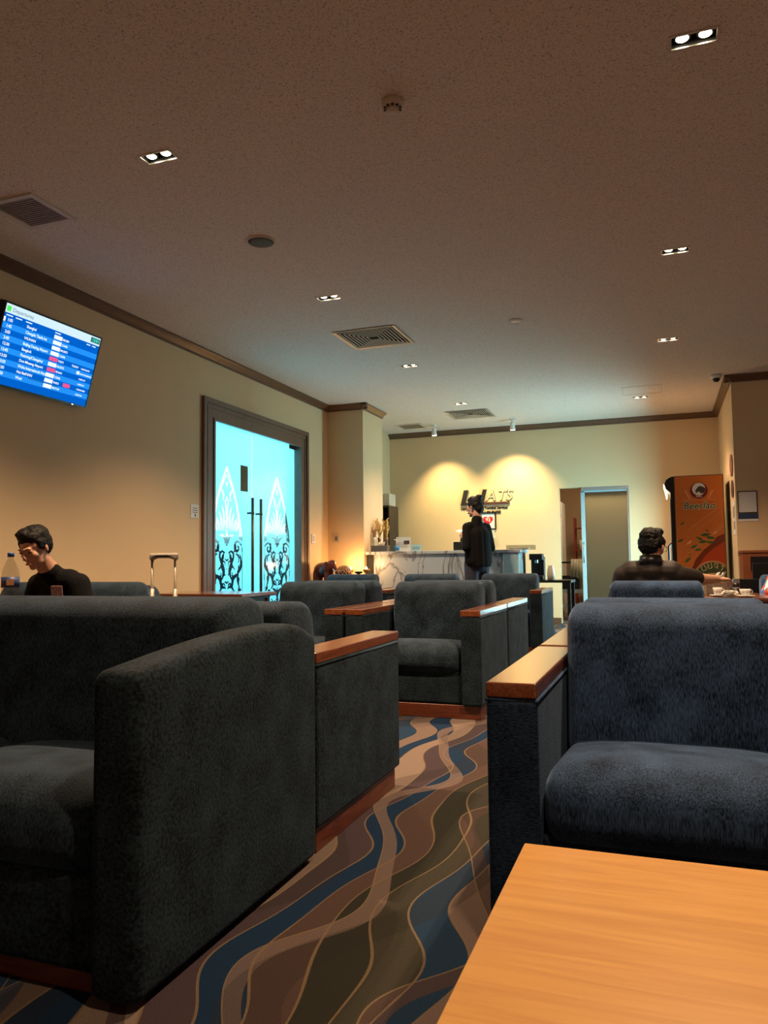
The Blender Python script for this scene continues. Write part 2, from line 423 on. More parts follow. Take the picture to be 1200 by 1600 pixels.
def blob(name, prims, mat, parent, voxel=0.01, smooth=4, T=None, disp=0, clip=None):
    """one continuous surface grown from overlapping rounded volumes"""
    bm = bmesh.new()
    for p in prims:
        if p[0] == 'e': ellip(bm, p[1], p[2], Euler(p[3]) if len(p) > 3 else None)
        else: caps(bm, p[1], p[2], p[3], p[4])
    if T: bmesh.ops.transform(bm, matrix=T, verts=bm.verts)
    bmesh.ops.recalc_face_normals(bm, faces=bm.faces)
    me = bpy.data.meshes.new('b'); bm.to_mesh(me); bm.free()
    o = bpy.data.objects.new('b', me); COL.objects.link(o)
    m = o.modifiers.new('r', 'REMESH'); m.mode = 'VOXEL'; m.voxel_size = voxel
    s = o.modifiers.new('s', 'SMOOTH'); s.factor = 0.5; s.iterations = smooth
    dg = bpy.context.evaluated_depsgraph_get(); me2 = bpy.data.meshes.new_from_object(o.evaluated_get(dg)); me2.name = name
    bpy.data.objects.remove(o)
    if disp or clip:
        bm = bmesh.new(); bm.from_mesh(me2)
        if clip:
            for co, no in clip:
                r_ = bmesh.ops.bisect_plane(bm, geom=bm.verts[:]+bm.edges[:]+bm.faces[:], plane_co=co, plane_no=no, clear_outer=True)
                ed = [e for e in r_['geom_cut'] if isinstance(e, bmesh.types.BMEdge)]
                try: bmesh.ops.holes_fill(bm, edges=ed)
                except Exception: pass
        if disp:
            from mathutils import noise
            bm.normal_update()
            for v in bm.verts: v.co += v.normal*disp*(noise.noise(v.co*38)*.7+noise.noise(v.co*110)*.6)
        bm.to_mesh(me2); bm.free()
    ob = obj(name, me2, mat, parent, smooth=True)
    return ob

# ------------------------------------------------------------------ room shell
YN = -3.0; XE = 5.0
struct('floor', BX((XL-0.2, YN, -0.05), (XE, YB+0.1, 0)), M['carpet'])
# ceiling with openings for downlights and air diffusers
HOLES = [(x-.092, y-.045, x+.092, y+.045) for x, y, p in DOWN]
DIFF = [(-2.56, 6.80, .31), (-2.61, 10.92, .31)]
GRILL = [(-3.57, 3.54, .175), (-3.57, 2.98, .175), (-3.72, 11.54, .20)]
HOLES += [(x-s+.03, y-s+.03, x+s-.03, y+s-.03) for x, y, s in DIFF+GRILL]
def ceiling():
    xs = sorted({XL-.2, XE} | {h[0] for h in HOLES} | {h[2] for h in HOLES}); ys = sorted({YN, YB+.1} | {h[1] for h in HOLES} | {h[3] for h in HOLES})
    bm = bmesh.new(); V = {}
    def v(i, j):
        if (i, j) not in V: V[i, j] = bm.verts.new((xs[i], ys[j], ZC))
        return V[i, j]
    for i in range(len(xs)-1):
        for j in range(len(ys)-1):
            cx, cy = (xs[i]+xs[i+1])/2, (ys[j]+ys[j+1])/2
            if any(h[0] < cx < h[2] and h[1] < cy < h[3] for h in HOLES): continue
            bm.faces.new((v(i, j), v(i, j+1), v(i+1, j+1), v(i+1, j)))
    o = struct('ceiling', bm, M['ceiling'])
    s = o.modifiers.new('solid', 'SOLIDIFY'); s.thickness = 0.02; s.offset = -1 if o.data.polygons[0].normal.z < 0 else 1
    return o
ceiling()
DY0, DY1, DZ = 6.66, 8.84, 2.56     # glass door opening in the left wall
struct('wall_left', BX((XL-.2, YN, 0), (XL, DY0, ZC), (XL-.2, DY1, 0), (XL, YB, ZC), (XL-.2, DY0, DZ), (XL, DY1, ZC)), M['wall'])
BX0, BX1, BZ = -1.513, -0.467, 2.115
struct('wall_back', BX((XL-.2, YB, 0), (BX0, YB+.12, ZC), (BX1, YB, 0), (XE, YB+.12, ZC), (BX0, YB, BZ), (BX1, YB+.12, ZC)), M['wall'])
struct('wall_column', BX((XL, 9.62, 0), (-3.80, 10.38, ZC)), M['wall'])
struct('wall_right', BX((XR, YR, 0), (XE, YB, ZC)), M['wall'])
def crown(name, a, b, nrm):
    # wooden crown moulding running from a to b (xy), nrm pointing into the room
    a, b, n = Vector((*a, 0)), Vector((*b, 0)), Vector((*nrm, 0)); bm = bmesh.new()
    prof = [(0, ZC), (.075, ZC), (.075, ZC-.016), (.055, ZC-.03), (.03, ZC-.052), (.018, ZC-.062), (.018, ZC-.08), (0, ZC-.08)]
    A = [bm.verts.new(a+n*x+Vector((0, 0, z))) for x, z in prof]; B_ = [bm.verts.new(b+n*x+Vector((0, 0, z))) for x, z in prof]
    for i in range(len(prof)): j = (i+1) % len(prof); bm.faces.new((A[i], A[j], B_[j], B_[i]))
    bm.faces.new(A); bm.faces.new(B_[::-1])
    return struct(name, bm, M['trim'])
crown('trim_1', (XL, YN), (XL, 9.62), (1, 0)); crown('trim_2', (XL, 9.62), (-3.80+.075, 9.62), (0, -1)); crown('trim_3', (-3.80, 9.62-.075), (-3.80, 10.38), (1, 0))
crown('trim_4', (XL, YB), (XR, YB), (0, -1)); crown('trim_5', (XR, YR-.075), (XR, YB), (-1, 0)); crown('trim_6', (XR-.075, YR), (XE, YR), (0, -1))
struct('baseboard_back', BX((XL, YB-.015, 0), (BX0-.01, YB, .09), (BX1+.01, YB-.015, 0), (XR, YB, .09)), M['trim'])
struct('baseboard_left', BX((XL, YN, 0), (XL+.015, 6.58, .09), (XL, 8.98, 0), (XL+.015, 9.6, .09)), M['trim'])

# corridor outside the glass doors
struct('floor_corridor', BX((XL-3.4, 4.5, -.05), (XL-.2, 11.5, 0)), M['corrdark'])
struct('wall_corridor', BX((XL-3.5, 4.5, 0), (XL-3.4, 11.5, 3.4), (XL-3.4, 11.5, 0), (XL-.2, 11.6, 3.4), (XL-3.4, 4.4, 0), (XL-.2, 4.5, 3.4), (XL-3.4, 4.5, 3.3), (XL-.2, 11.5, 3.4)), M['corrwall'])
struct('trim_7', BX((XL-3.4, 4.5, 0), (XL-3.36, 11.5, 1.32), (XL-3.36, 11.46, 0), (XL-.2, 11.5, 1.32)), M['corrdark'])
# pantry behind the sliding door
struct('floor_pantry', BX((-2.6, YB+.0, -.05), (.6, 15.0, 0)), plain('pantry_floor_tile', (.16, .15, .13), .4))
struct('wall_pantry', BX((-2.6, 14.9, 0), (.6, 15, 2.9), (-2.7, YB+.12, 0), (-2.6, 15, 2.9), (.6, YB+.12, 0), (.7, 15, 2.9), (-2.7, YB+.12, 2.9), (.7, 15, 3.0)), M['pantrywall'])

# ------------------------------------------------------------------ glass double door with etched scrolls
def stroke_mask(U, Z, pts, w):
    m = np.zeros(U.shape, bool)
    for (a, b), (c, d), ww in zip(pts[:-1], pts[1:], w):
        dx, dy = c-a, d-b; L2 = dx*dx+dy*dy+1e-9
        t = np.clip(((U-a)*dx+(Z-b)*dy)/L2, 0, 1)
        m |= (U-a-t*dx)**2+(Z-b-t*dy)**2 < ww*ww
    return m
def spiral(cx, cz, r, a0, turns, s=1, wmax=.02):
    n = 22; P = []; Wd = []
    for i in range(n+1):
        t = i/n; a = a0+s*turns*2*PI*t; rr = r*(1-.82*t)
        P.append((cx+rr*math.cos(a), cz+rr*math.sin(a))); Wd.append(wmax*(.35+.65*math.sin(PI*min(1, t*.9+.1))))
    return P, Wd
def leafs(x0, z0, x1, z1, bend, w):
    P = []; Wd = []
    for i in range(11):
        t = i/10; dx, dz = x1-x0, z1-z0
        P.append((x0+dx*t-dz*bend*math.sin(PI*t), z0+dz*t+dx*bend*math.sin(PI*t))); Wd.append(w*math.sin(PI*min(.97, .08+t*.9))+.003)
    return P, Wd
def scroll_strokes():
    S = []
    def add(pw): S.append(pw)
    # pointed arch
    for k, w in ((0, .015), (.055, .008)):
        P = [(0, 2.02-k*1.4), (.05, 1.93-k), (.11, 1.82-k*.8), (.17, 1.68-k*.5), (.225-k*.4, 1.52), (.27-k*.6, 1.36), (.285-k*.7, 1.25)]
        add((P, [w]*len(P)))
    for i in range(5):   # fan of upright tongues
        x = .035+.05*i; add(leafs(x*.75, 1.34+.02*i*0, x, 1.66-.065*i, .10, .016))
    add(leafs(.02, 1.66, .02, 1.86, .25, .016)); add(leafs(.07, 1.66, .10, 1.78, .2, .012))
    add(leafs(.0, 1.18, .0, 1.33, .0, .022)); add(leafs(.03, 1.2, .12, 1.29, .25, .013))
    add(spiral(.20, 1.16, .075, .4, 1.15, 1, .016)); add(spiral(.085, 1.06, .06, 2.4, 1.1, -1, .015))
    add(leafs(.03, .86, .05, 1.10, -.2, .018)); add(leafs(.10, .80, .12, 1.02, .25, .018)); add(leafs(.18, .86, .25, 1.08, -.25, .017))
    add(leafs(.25, .70, .27, .98, .2, .015)); add(leafs(.02, .72, .10, .88, -.3, .016)); add(leafs(.11, .72, .21, .86, .3, .02))
    add(spiral(.20, .64, .07, 1.2, 1.1, -1, .018)); add(leafs(.02, .50, .10, .68, .3, .02)); add(leafs(.0, .52, .0, .68, .0, .014))
    add(spiral(.12, .44, .075, -1.2, 1.0, 1, .02)); add(leafs(.19, .42, .27, .60, -.3, .02)); add(leafs(.02, .28, .07, .42, -.3, .016))
    add(spiral(.21, .27, .065, .6, 1.1, 1, .018)); add(leafs(.04, .12, .12, .32, .3, .02)); add(leafs(.13, .06, .16, .24, -.3, .018)); add(leafs(.02, .04, .03, .24, .1, .014))
    for z in (.98, .74, .50):
        add(spiral(.065, z, .040, 3.6, .95, -1, .010)); add(spiral(.25, z-.04, .034, 2.0, .9, 1, .009)); add(leafs(.15, z-.06, .13, z+.06, .35, .010))
        add(leafs(.0, z-.05, .03, z+.05, .4, .009)); add(leafs(.22, z+.02, .17, z+.11, -.35, .009))
    add(leafs(.20, 1.36, .235, 1.46, .2, .010)); add(leafs(.12, 1.10, .14, 1.22, -.3, .010)); add(spiral(.25, 1.28, .03, 3.0, .8, 1, .008))
    add(([(.29, 1.22), (.295, .9), (.29, .5), (.295, .1)], [.004]*4))
    return S
STROKES = scroll_strokes()
def leaf_mesh(y0, y1, z0, z1, cy, cs, ztop_off):
    st = .0085; ny = int((y1-y0)/st); nz = int((z1-z0)/st)
    ys = np.linspace(y0, y1, ny+1); zs = np.linspace(z0, z1, nz+1)
    YC, ZCc = np.meshgrid((ys[:-1]+ys[1:])/2, (zs[:-1]+zs[1:])/2, indexing='ij')
    U = np.abs(YC-cy)*cs; Zq = ZCc-ztop_off; m = np.zeros(U.shape, bool)
    for P, Wd in STROKES: m |= stroke_mask(U, Zq, P, [w_*1.08 for w_ in Wd])
    th = .005; verts = []; idx = {}
    YY, ZZ = np.meshgrid(ys, zs, indexing='ij')
    front = np.stack([np.full(YY.size, th), YY.ravel(), ZZ.ravel()], 1); n = len(front)
    V = np.vstack([front, [(-th, y0, z0), (-th, y1, z0), (-th, y1, z1), (-th, y0, z1)]])
    i, j = np.meshgrid(np.arange(ny), np.arange(nz), indexing='ij'); a = (i*(nz+1)+j).ravel()
    F = np.stack([a, a+nz+1, a+nz+2, a+1], 1)
    me = bpy.data.meshes.new('glass_pane'); me.from_pydata(V.tolist(), [], F.tolist())
    me.polygons.foreach_set('material_index', m.ravel().astype(int)); me.update()
    return me
def glass_door():
    XG = XL-.07
    d = bpy.data.objects.new('door_1', None); COL.objects.link(d); d['kind'] = 'structure'
    # moulded casing: stepped profile around the opening
    bm = bmesh.new()
    def casing(o0, o1, x0, x1):
        y0, y1, zt = DY0, DY1, DZ
        box(bm, (x0, y0-o1, 0), (x1, y0-o0, zt+o1)); box(bm, (x0, y1+o0, 0), (x1, y1+o1, zt+o1)); box(bm, (x0, y0-o0, zt+o0), (x1, y1+o0, zt+o1))
    casing(-.10, .12, XL-.0, XL+.018); casing(.07, .12, XL+.018, XL+.035); casing(.02, .045, XL+.018, XL+.026); casing(-.10, -.07, XL+.018, XL+.028)
    box(bm, (XL-.2, DY0, 0), (XL, DY0+.06, DZ)); box(bm, (XL-.2, DY1-.10, 0), (XL, DY1, DZ)); box(bm, (XL-.2, DY0, DZ-.04), (XL, DY1, DZ))
    obj('door_frame', bm, M['casing'], d)
    G0, G1, SP, GT = DY0+.07, DY1-.11, 7.66, DZ-.05
    for (a, b, cy, hy) in ((G0, SP-.004, (G0+SP)/2-.07, SP-.10), (SP+.004, G1, (SP+G1)/2+.07, SP+.09)):
        g = obj('door_leaf', leaf_mesh(a, b, .02, GT, cy, .92, 0.0), [M['frost'], M['clear']], d, loc=(XG, 0, 0))
        bm = bmesh.new(); hx = .07
        cyl(bm, (hx, hy, .28), (hx, hy, 1.72), .016)
        for z in (.45, 1.55):
            cyl(bm, (0, hy, z), (hx, hy, z), .012)
            ellip(bm, (hx+.002, hy, z), (.02, .02, .02))
        obj('door_handle', bm, M['bronze'], g, smooth=True)
        e = a if a == G0 else b-.14
        obj('hinge', BX((-.012, e, GT-.08), (.014, e+.14, GT+.01)), M['bronze'], g)
    nt = tag(obj('paper_notice', BX((XG+.008, 7.40, 1.79), (XG+.0105, 7.56, 2.08)), cm('khaki_paper', (.20, .21, .15), rough=.8)), 'khaki paper notice taped to the near glass door leaf above its handle', 'notice')
glass_door()
struct('window_1', BX((-7.5, 11.46, 1.45), (-4.7, 11.48, 3.2)), emis('corridor_daylight_window', (.62, .95, 1.0), .62))  # added glow panel, brightens what shows through the clear upper scrolls

# ------------------------------------------------------------------ sliding door and pantry things
def sliding_door():
    d = bpy.data.objects.new('door_2', None); COL.objects.link(d); d['kind'] = 'structure'
    obj('door_frame', BX((-1.17, YB+.0, BZ-.055), (BX1, YB+.11, BZ), (BX1-.025, YB+.02, 0), (BX1, YB+.11, BZ-.05)), M['alu'], d)
    g = obj('sliding_panel', BX((-1.185, YB+.03, .02), (-1.125, YB+.075, BZ-.05), (-1.185, YB+.03, BZ-.08), (BX1-.03, YB+.075, BZ-.055), (-1.185, YB+.03, .01), (BX1-.03, YB+.075, .06)), M['blueframe'], d, bevel=.004)
    obj('glass_pane', BX((-1.125, YB+.045, .06), (BX1-.03, YB+.055, BZ-.08)), M['frost2'], g)
    bm = bmesh.new(); tube(bm, [(-1.155, YB+.03, .95), (-1.155, YB-.02, .98), (-1.155, YB-.035, 1.1), (-1.155, YB-.02, 1.22), (-1.155, YB+.03, 1.25)], .009)
    obj('door_handle', bm, M['metal'], g, smooth=True)
sliding_door()
def pantry():
    t = thing('display_fridge', 'upright white glass-door fridge with blue header, seen through open doorway', 'fridge', (-1.85, 13.25, 0))
    obj('body', BX((-.28, 0, .06), (.24, .55, 1.98), (-.26, .05, 0), (.22, .5, .06)), M['white'], t, bevel=.01)
    hd = obj('header', BX((-.27, -.012, 1.70), (.23, 0, 1.97)), cm('blue_header', (.03, .16, .25)), t)
    bm = bmesh.new(); prism(bm, [(.0, 1.75), (.09, 1.84), (.0, 1.93), (-.09, 1.84)], .004, 'y', -.018); obj('emblem', bm, cm('emblem_red', (.30, .05, .03)), hd)
    ds = obj('temperature_display', BX((-.05, -.014, 1.63), (.22, -.002, 1.685)), M['black'], t)
    bm = bmesh.new(); merge(bm, text_bm('-4', .045, .001), Matrix.Translation((.05, -.018, 1.645)) @ FRONT); obj('digits', bm, emis('red_led', (1, .1, .08), 4), ds)
    obj('door', BX((-.27, -.02, .12), (-.23, 0, 1.61), (.19, -.02, .12), (.23, 0, 1.61), (-.23, -.02, .12), (.19, 0, .17), (-.23, -.02, 1.56), (.19, 0, 1.61)), M['white'], t)
    obj('lit_interior', BX((-.23, -.006, .17), (.19, -.002, 1.56)), emis('fridge_interior_glow', (.35, .80, .95), 0.9), t)
    for z in (.45, .75, 1.02, 1.30): obj('shelf', BX((-.23, -.015, z), (.19, -.006, z+.015)), M['alu'], t)
    k = 0
    for z in (.47, .77, 1.035, 1.315):
        for x, wh in ((-.17, 'leftmost'), (-.07, 'second'), (.03, 'third'), (.12, 'rightmost')):
            k += 1; sh_ = {.47: 'bottom', .77: 'second lowest', 1.035: 'second highest', 1.315: 'top'}[z]; b = bmesh.new(); lathe(b, [(.03, 0), (.03, .11), (.012, .15), (.012, .18), (0, .18)], 10)
            tag(obj('drink_bottle', b, cm('dark_bottle%d' % (k % 2), ((.03, .06, .05), (.12, .05, .02))[k % 2]), loc=(-1.85+x, 13.25-.045, z), smooth=True), wh+' drinks bottle on the '+sh_+' shelf of the pantry fridge', 'bottle', 'bottles in the pantry fridge')
    c = thing('service_cart', 'grey metal service cart with shelves and castors in the pantry', 'cart', (-1.40, 12.95, 0))
    bm = bmesh.new()
    for x in (-.23, .23):
        for y in (-.16, .16): bm = bmesh.new(); cyl(bm, (x, y, .12), (x, y, .98), .013, n=10); obj('post', bm, M['metal'], c)
    for z in (.22, .45): obj('shelf', BX((-.24, -.17, z), (.24, .17, z+.02), (-.24, -.17, z+.02), (.24, -.16, z+.06)), M['alu'], c)
    obj('tray', BX((-.20, -.15, .93), (.22, .15, .96)), M['black'], c)
    for x in (-.21, .21):
        for y in (-.14, .14):
            bm = bmesh.new(); cyl(bm, (x-.015, y, .06), (x+.015, y, .06), .058, n=18); box(bm, (x-.02, y-.012, .08), (x+.02, y+.012, .14)); obj('castor', bm, M['grey'], c)
    bm = bmesh.new(); n = 12
    pts = [(-.10+.20*i/n, .012*math.sin(i*1.7)) for i in range(n+1)]
    for (a, b_), (c_, d_) in zip(pts[:-1], pts[1:]):
        vs = [bm.verts.new(p) for p in ((a*.8, b_, 0), (c_*.8, d_, 0), (c_*1.05, d_*1.6-.02, -.30), (a*1.05, b_*1.6-.02, -.30-.05*math.sin(a*20)))]
        bm.faces.new(vs)
    bmesh.ops.remove_doubles(bm, verts=bm.verts, dist=1e-4)
    o = obj('towel', bm, cm('beige_cloth', (.36, .30, .22), rough=.9), smooth=True, loc=(-1.33, 12.76, 1.0))
    s = o.modifiers.new('s', 'SOLIDIFY'); s.thickness = .008
    tag(o, 'beige cloth hanging over the handle of the pantry cart', 'cloth')
    tag(obj('carton', BX((-.15, -.1, 0), (.14, .1, .26)), M['black'], loc=(-1.44, 12.95, .47), bevel=.01), 'black bin on the lower shelf of the pantry cart', 'bin')
    r = thing('wire_rack', 'narrow red shelf rack against the pantry wall', 'rack', (-1.30, 14.3, 0))
    bm = bmesh.new()
    for x in (-.2, .2):
        for y in (-.12, .12): obj('post', BX((x-.015, y-.015, 0), (x+.015, y+.015, 1.75)), cm('red_metal', (.22, .03, .02)), r)
    for z in (.3, .75, 1.15, 1.55): obj('shelf', BX((-.21, -.13, z), (.21, .13, z+.02)), cm('red_metal', (.22, .03, .02)), r)
    for x, z, h in ((-.1, 1.17, .18), (.07, 1.17, .14), (-.08, .77, .2), (.08, .77, .16)):
        b = bmesh.new(); lathe(b, [(.04, 0), (.042, h*.7), (.03, h), (0, h)], 12)
        tag(obj('storage_jar', b, M['cream'], loc=(-1.30+x, 14.3, z), smooth=True), ('taller cream jar left' if x < 0 else 'shorter cream jar right')+' on the '+('upper' if z > 1 else 'lower')+' shelf of the red rack', 'jar', 'jars on the red pantry rack')
pantry()

# ------------------------------------------------------------------ ceiling fittings
dl_proto = None
DL_LABEL = ['recessed twin downlight in the ceiling nearest the departures screen', 'large recessed twin downlight at the top right corner of the view', 'recessed twin downlight second from the camera in the right row',
 'recessed twin downlight between ceiling speaker and square diffuser', 'recessed twin downlight third from the camera in the right row', 'small recessed twin downlight just beyond the near square diffuser',
 'farthest twin downlight of the right row, by the ceiling hatch', 'farthest twin downlight of the left row, by the far square diffuser', None]
for i, (x, y, p) in enumerate(DOWN):
    lab = DL_LABEL[i] or 'recessed twin downlight above the viewer'
    if dl_proto is None:
        t = thing('downlight', lab, 'ceiling light', (x, y, ZC), 0, 'twin recessed downlights'); dl_proto = t
        obj('trim_ring', BX((-.100, -.053, -.004), (.100, -.040, .002), (-.100, .040, -.004), (.100, .053, .002), (-.100, -.04, -.004), (-.088, .04, .002), (.088, -.04, -.004), (.100, .04, .002)), M['alu'], t)
        obj('housing', BX((-.093, -.046, 0), (-.088, .046, .09), (.088, -.046, 0), (.093, .046, .09), (-.088, -.046, 0), (.088, -.041, .09), (-.088, .041, 0), (.088, .046, .09), (-.093, -.046, .085), (.093, .046, .09)), M['blackm'], t)
        for s in (-1, 1):
            bm = bmesh.new(); lathe(bm, [(.020, .085), (.034, .02), (.034, .012), (.028, .014), (.026, .012)], 20, (s*.045, 0, 0)); rf = obj('reflector', bm, M['blackm'], t, smooth=True)
            bm = bmesh.new(); lathe(bm, [(0, .018), (.026, .016), (.026, .012), (.018, .006), (0, .004)], 20, (s*.045, 0, 0)); obj('bulb', bm, M['bulb'], rf, smooth=True)
    else: dup(dl_proto, (x, y, ZC), 0, lab)
    for s in (-1, 1): spot('downlight_beam', (x+s*.045, y, ZC-.004), (x+s*.045, y, 0), p, WARM, 118, 0.75, .022)
def diffuser(x, y, s, label):
    t = thing('air_diffuser', label, 'air vent', (x, y, ZC), 0, 'square ceiling air vents')
    bm = bmesh.new()
    def ring(o, i, z0, z1, sl):
        a = [(-o, -o), (o, -o), (o, o), (-o, o)]; b = [(-i, -i), (i, -i), (i, i), (-i, i)]
        for k in range(4):
            l = (k+1) % 4
            vs = [bm.verts.new(q) for q in ((*a[k], z0), (*a[l], z0), (*b[l], z1), (*b[k], z1))]; bm.faces.new(vs)
            vs = [bm.verts.new(q) for q in ((*a[k], z0+sl), (*a[l], z0+sl), (*b[l], z1+sl), (*b[k], z1+sl))]; bm.faces.new(vs)
    ring(s+.005, s-.03, -.008, -.004, .004)
    obj('frame', bm, M['alu'], t)
    bm = bmesh.new(); k = s-.045
    while k > .03: 
        # sloping louvre blades, one nested square inside the next
        ring(k, k-.011, -.006, -.005, .003); k -= .034
    obj('louvre', bm, M['cream'], t)
    obj('duct', BX((-s+.03, -s+.03, .05), (s-.03, s-.03, .06), (-s+.025, -s+.025, 0), (-s+.03, s-.025, .06), (s-.03, -s+.025, 0), (s-.025, s-.025, .06), (-s+.03, -s+.025, 0), (s-.03, -s+.03, .06), (-s+.03, s-.03, 0), (s-.03, s-.025, .06)), M['greyd'], t)
diffuser(*DIFF[0], 'square four-way air vent with nested louvres, nearer one in mid ceiling')
diffuser(*DIFF[1], 'square four-way air vent with nested louvres, farther one above reception')
def grille(x, y, s, label):
    t = thing('return_grille', label, 'air vent', (x, y, ZC), 0, 'slatted ceiling return grilles')
    obj('frame', BX((-s-.01, -s-.01, -.01), (s+.01, -s+.025, 0), (-s-.01, s-.025, -.01), (s+.01, s+.01, 0), (-s-.01, -s+.025, -.01), (-s+.025, s-.025, 0), (s-.025, -s+.025, -.01), (s+.01, s-.025, 0)), M['cream'], t)
    bm = bmesh.new(); k = -s+.035
    while k < s-.03: box(bm, (-s+.025, k, -.006), (s-.025, k+.009, .004)); k += .021
    obj('slat', bm, cm('brown_slat', (.34, .27, .21)), t)
    obj('duct', BX((-s+.025, -s+.025, .03), (s-.025, s-.025, .04)), M['greyd'], t)
grille(*GRILL[0], 'brown slatted return grille near the departures screen, farther of the pair')
grille(*GRILL[1], 'brown slatted return grille at the left edge, nearer of the pair')
grille(*GRILL[2], 'slatted return grille in the ceiling behind the column')
def smoke(x, y):
    t = thing('smoke_detector', 'round cream smoke detector on the near ceiling', 'smoke detector', (x, y, ZC))
    bm = bmesh.new(); lathe(bm, [(0, 0), (.052, 0), (.052, -.012), (.05, -.03), (.046, -.034), (0, -.034)], 28); obj('base', bm, M['cream'], t, smooth=True)
    bm = bmesh.new(); lathe(bm, [(.028, -.034), (.030, -.05), (.024, -.054), (0, -.056)], 24); obj('sensor_cap', bm, M['cream'], t, smooth=True)
    bm = bmesh.new()
    for k in range(10):
        a = 2*PI*k/10; box(bm, (.038*math.cos(a)-.005, .038*math.sin(a)-.005, -.040), (.038*math.cos(a)+.005, .038*math.sin(a)+.005, -.033))
    obj('vent_slot', bm, M['black'], t)
smoke(-1.13, 3.28)
def ceiling_disc(name, x, y, r, lab, cat, m1, m2):
    t = thing(name, lab, cat, (x, y, ZC))
    bm = bmesh.new(); lathe(bm, [(r, 0), (r, -.006), (r*.93, -.011), (r*.90, -.006)], 36); obj('rim', bm, m1, t, smooth=True)
    bm = bmesh.new(); lathe(bm, [(r*.92, -.006), (r*.6, -.011), (0, -.013)], 36); obj('cover', bm, m2, t, smooth=True)
ceiling_disc('ceiling_speaker', -2.48, 4.44, .095, 'round grey speaker grille set in the ceiling', 'speaker', M['cream'], plain('speaker_mesh', (.11, .11, .085), .7, bump=.5, bscale=900))
ceiling_disc('ceiling_cover', -1.185, 6.79, .065, 'small round white cover plate in mid ceiling', 'cover plate', M['white'], M['white'])
def hatch():
    bm = bmesh.new(); x0, x1, y0, y1 = -.43, .05, 9.99, 10.47
    for a, b in (((x0, y0), (x1, y0+.006)), ((x0, y1-.006), (x1, y1)), ((x0, y0+.006), (x0+.006, y1-.006)), ((x1-.006, y0+.006), (x1, y1-.006))): box(bm, (*a, ZC-.003), (*b, ZC))
    tag(obj('access_hatch', bm, cm('hatch_seam', (.45, .36, .28))), 'thin square outline of an access hatch in the far ceiling', 'hatch')
hatch()
def cctv(x, y):
    t = thing('security_camera', 'white dome security camera on ceiling beside the right wall corner', 'camera', (x, y, ZC))
    bm = bmesh.new(); lathe(bm, [(0, 0), (.062, 0), (.062, -.03), (.052, -.045), (0, -.045)], 24); obj('mount', bm, M['white'], t, smooth=True)
    bm = bmesh.new(); lathe(bm, [(.042, -.045), (.040, -.062), (.028, -.082), (0, -.090)], 24); obj('dome', bm, M['black'], t, smooth=True)
cctv(.655, 9.72)
for i, (x, y, p) in enumerate(SPOTS):
    t = thing('spotlight', ('white ceiling spotlight nearer the column, aimed at the back wall', 'white ceiling spotlight above the wall sign')[i], 'spotlight', (x, y, ZC), 0, 'spotlights washing the back wall')
    bm = bmesh.new(); lathe(bm, [(0, 0), (.045, 0), (.045, -.022), (0, -.022)], 20); cyl(bm, (0, 0, -.02), (0, 0, -.06), .01); obj('base', bm, M['white'], t)
    bm = bmesh.new(); cyl(bm, (0, -.01, -.05), (0, .02, -.16), .032, .042, 20); obj('head', bm, M['white'], t, smooth=False)
    bm = bmesh.new(); cyl(bm, (0, .0185, -.155), (0, .0215, -.166), .036, .036, 20); obj('bulb', bm, M['bulb'], t)
    spot('spotlight_beam', (x, y+.03, ZC-.18), (x+(.1, -.12)[i], YB, 1.35), p, (1.0, .76, .36), (86, 94)[i], 1.0, .02)

# ------------------------------------------------------------------ seating
AW = .13; CD = .86
def make_armchair(name, label, inner=.65, group='armchairs with wooden arm caps', q_=''):
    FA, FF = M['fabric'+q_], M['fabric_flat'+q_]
    t = thing(name, label, 'armchair', (0, 0, 0), 0, group)
    h = inner/2; o_ = h+AW
    obj('plinth', BX((-o_+.015, .03, 0), (o_-.015, CD-.02, .085)), M['plinth'], t, bevel=.004)
    obj('base', rbox((-h, .035, .085), (h, CD-.1, .30), .02, 4), FF, t, smooth=True)
    for s in (-1, 1):
        x0, x1 = (s*h, s*o_) if s > 0 else (s*o_, s*h)
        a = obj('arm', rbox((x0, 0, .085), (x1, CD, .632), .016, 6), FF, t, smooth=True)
        bm = bmesh.new(); z = .630; tube(bm, [(x0+.003, .006, z), (x0+.003, CD-.004, z), (x1-.003, CD-.004, z), (x1-.003, .006, z), (x0+.003, .006, z), (x0+.003, .02, z)], .006, 8)
        obj('piping', bm, FA, a, smooth=True)
        obj('arm_cap', BX((x0+.001, .0, .636), (x1-.001, CD-.002, .674)), M['cap'], a, bevel=.005, seg=3)
    def sf(q, hh):
        x, y, z = q
        k = (1-(x/hh.x)**4)*(1-(y/hh.y)**4)
        if z > 0: z += .028*k - .035*(y/hh.y+.3)*.8
        if y < 0: y -= .018*(1-(z/hh.z)**2)*(1-(x/hh.x)**6)
        return (x, y, z)
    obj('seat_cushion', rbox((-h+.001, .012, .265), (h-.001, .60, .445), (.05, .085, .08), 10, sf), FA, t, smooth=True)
    def bf(q, hh):
        x, y, z = q
        t_ = (z+hh.z)/(2*hh.z)
        y += .075*t_-.03
        if y < 0: y -= .012*(1-(x/hh.x)**4)*(1-(2*t_-1)**2)
        return (x, y, z)
    obj('backrest', rbox((-h+.004, CD-.335, .33), (h-.004, CD-.075, .838), (.04, .09, .08), 10, bf), FA, t, smooth=True)
    return t
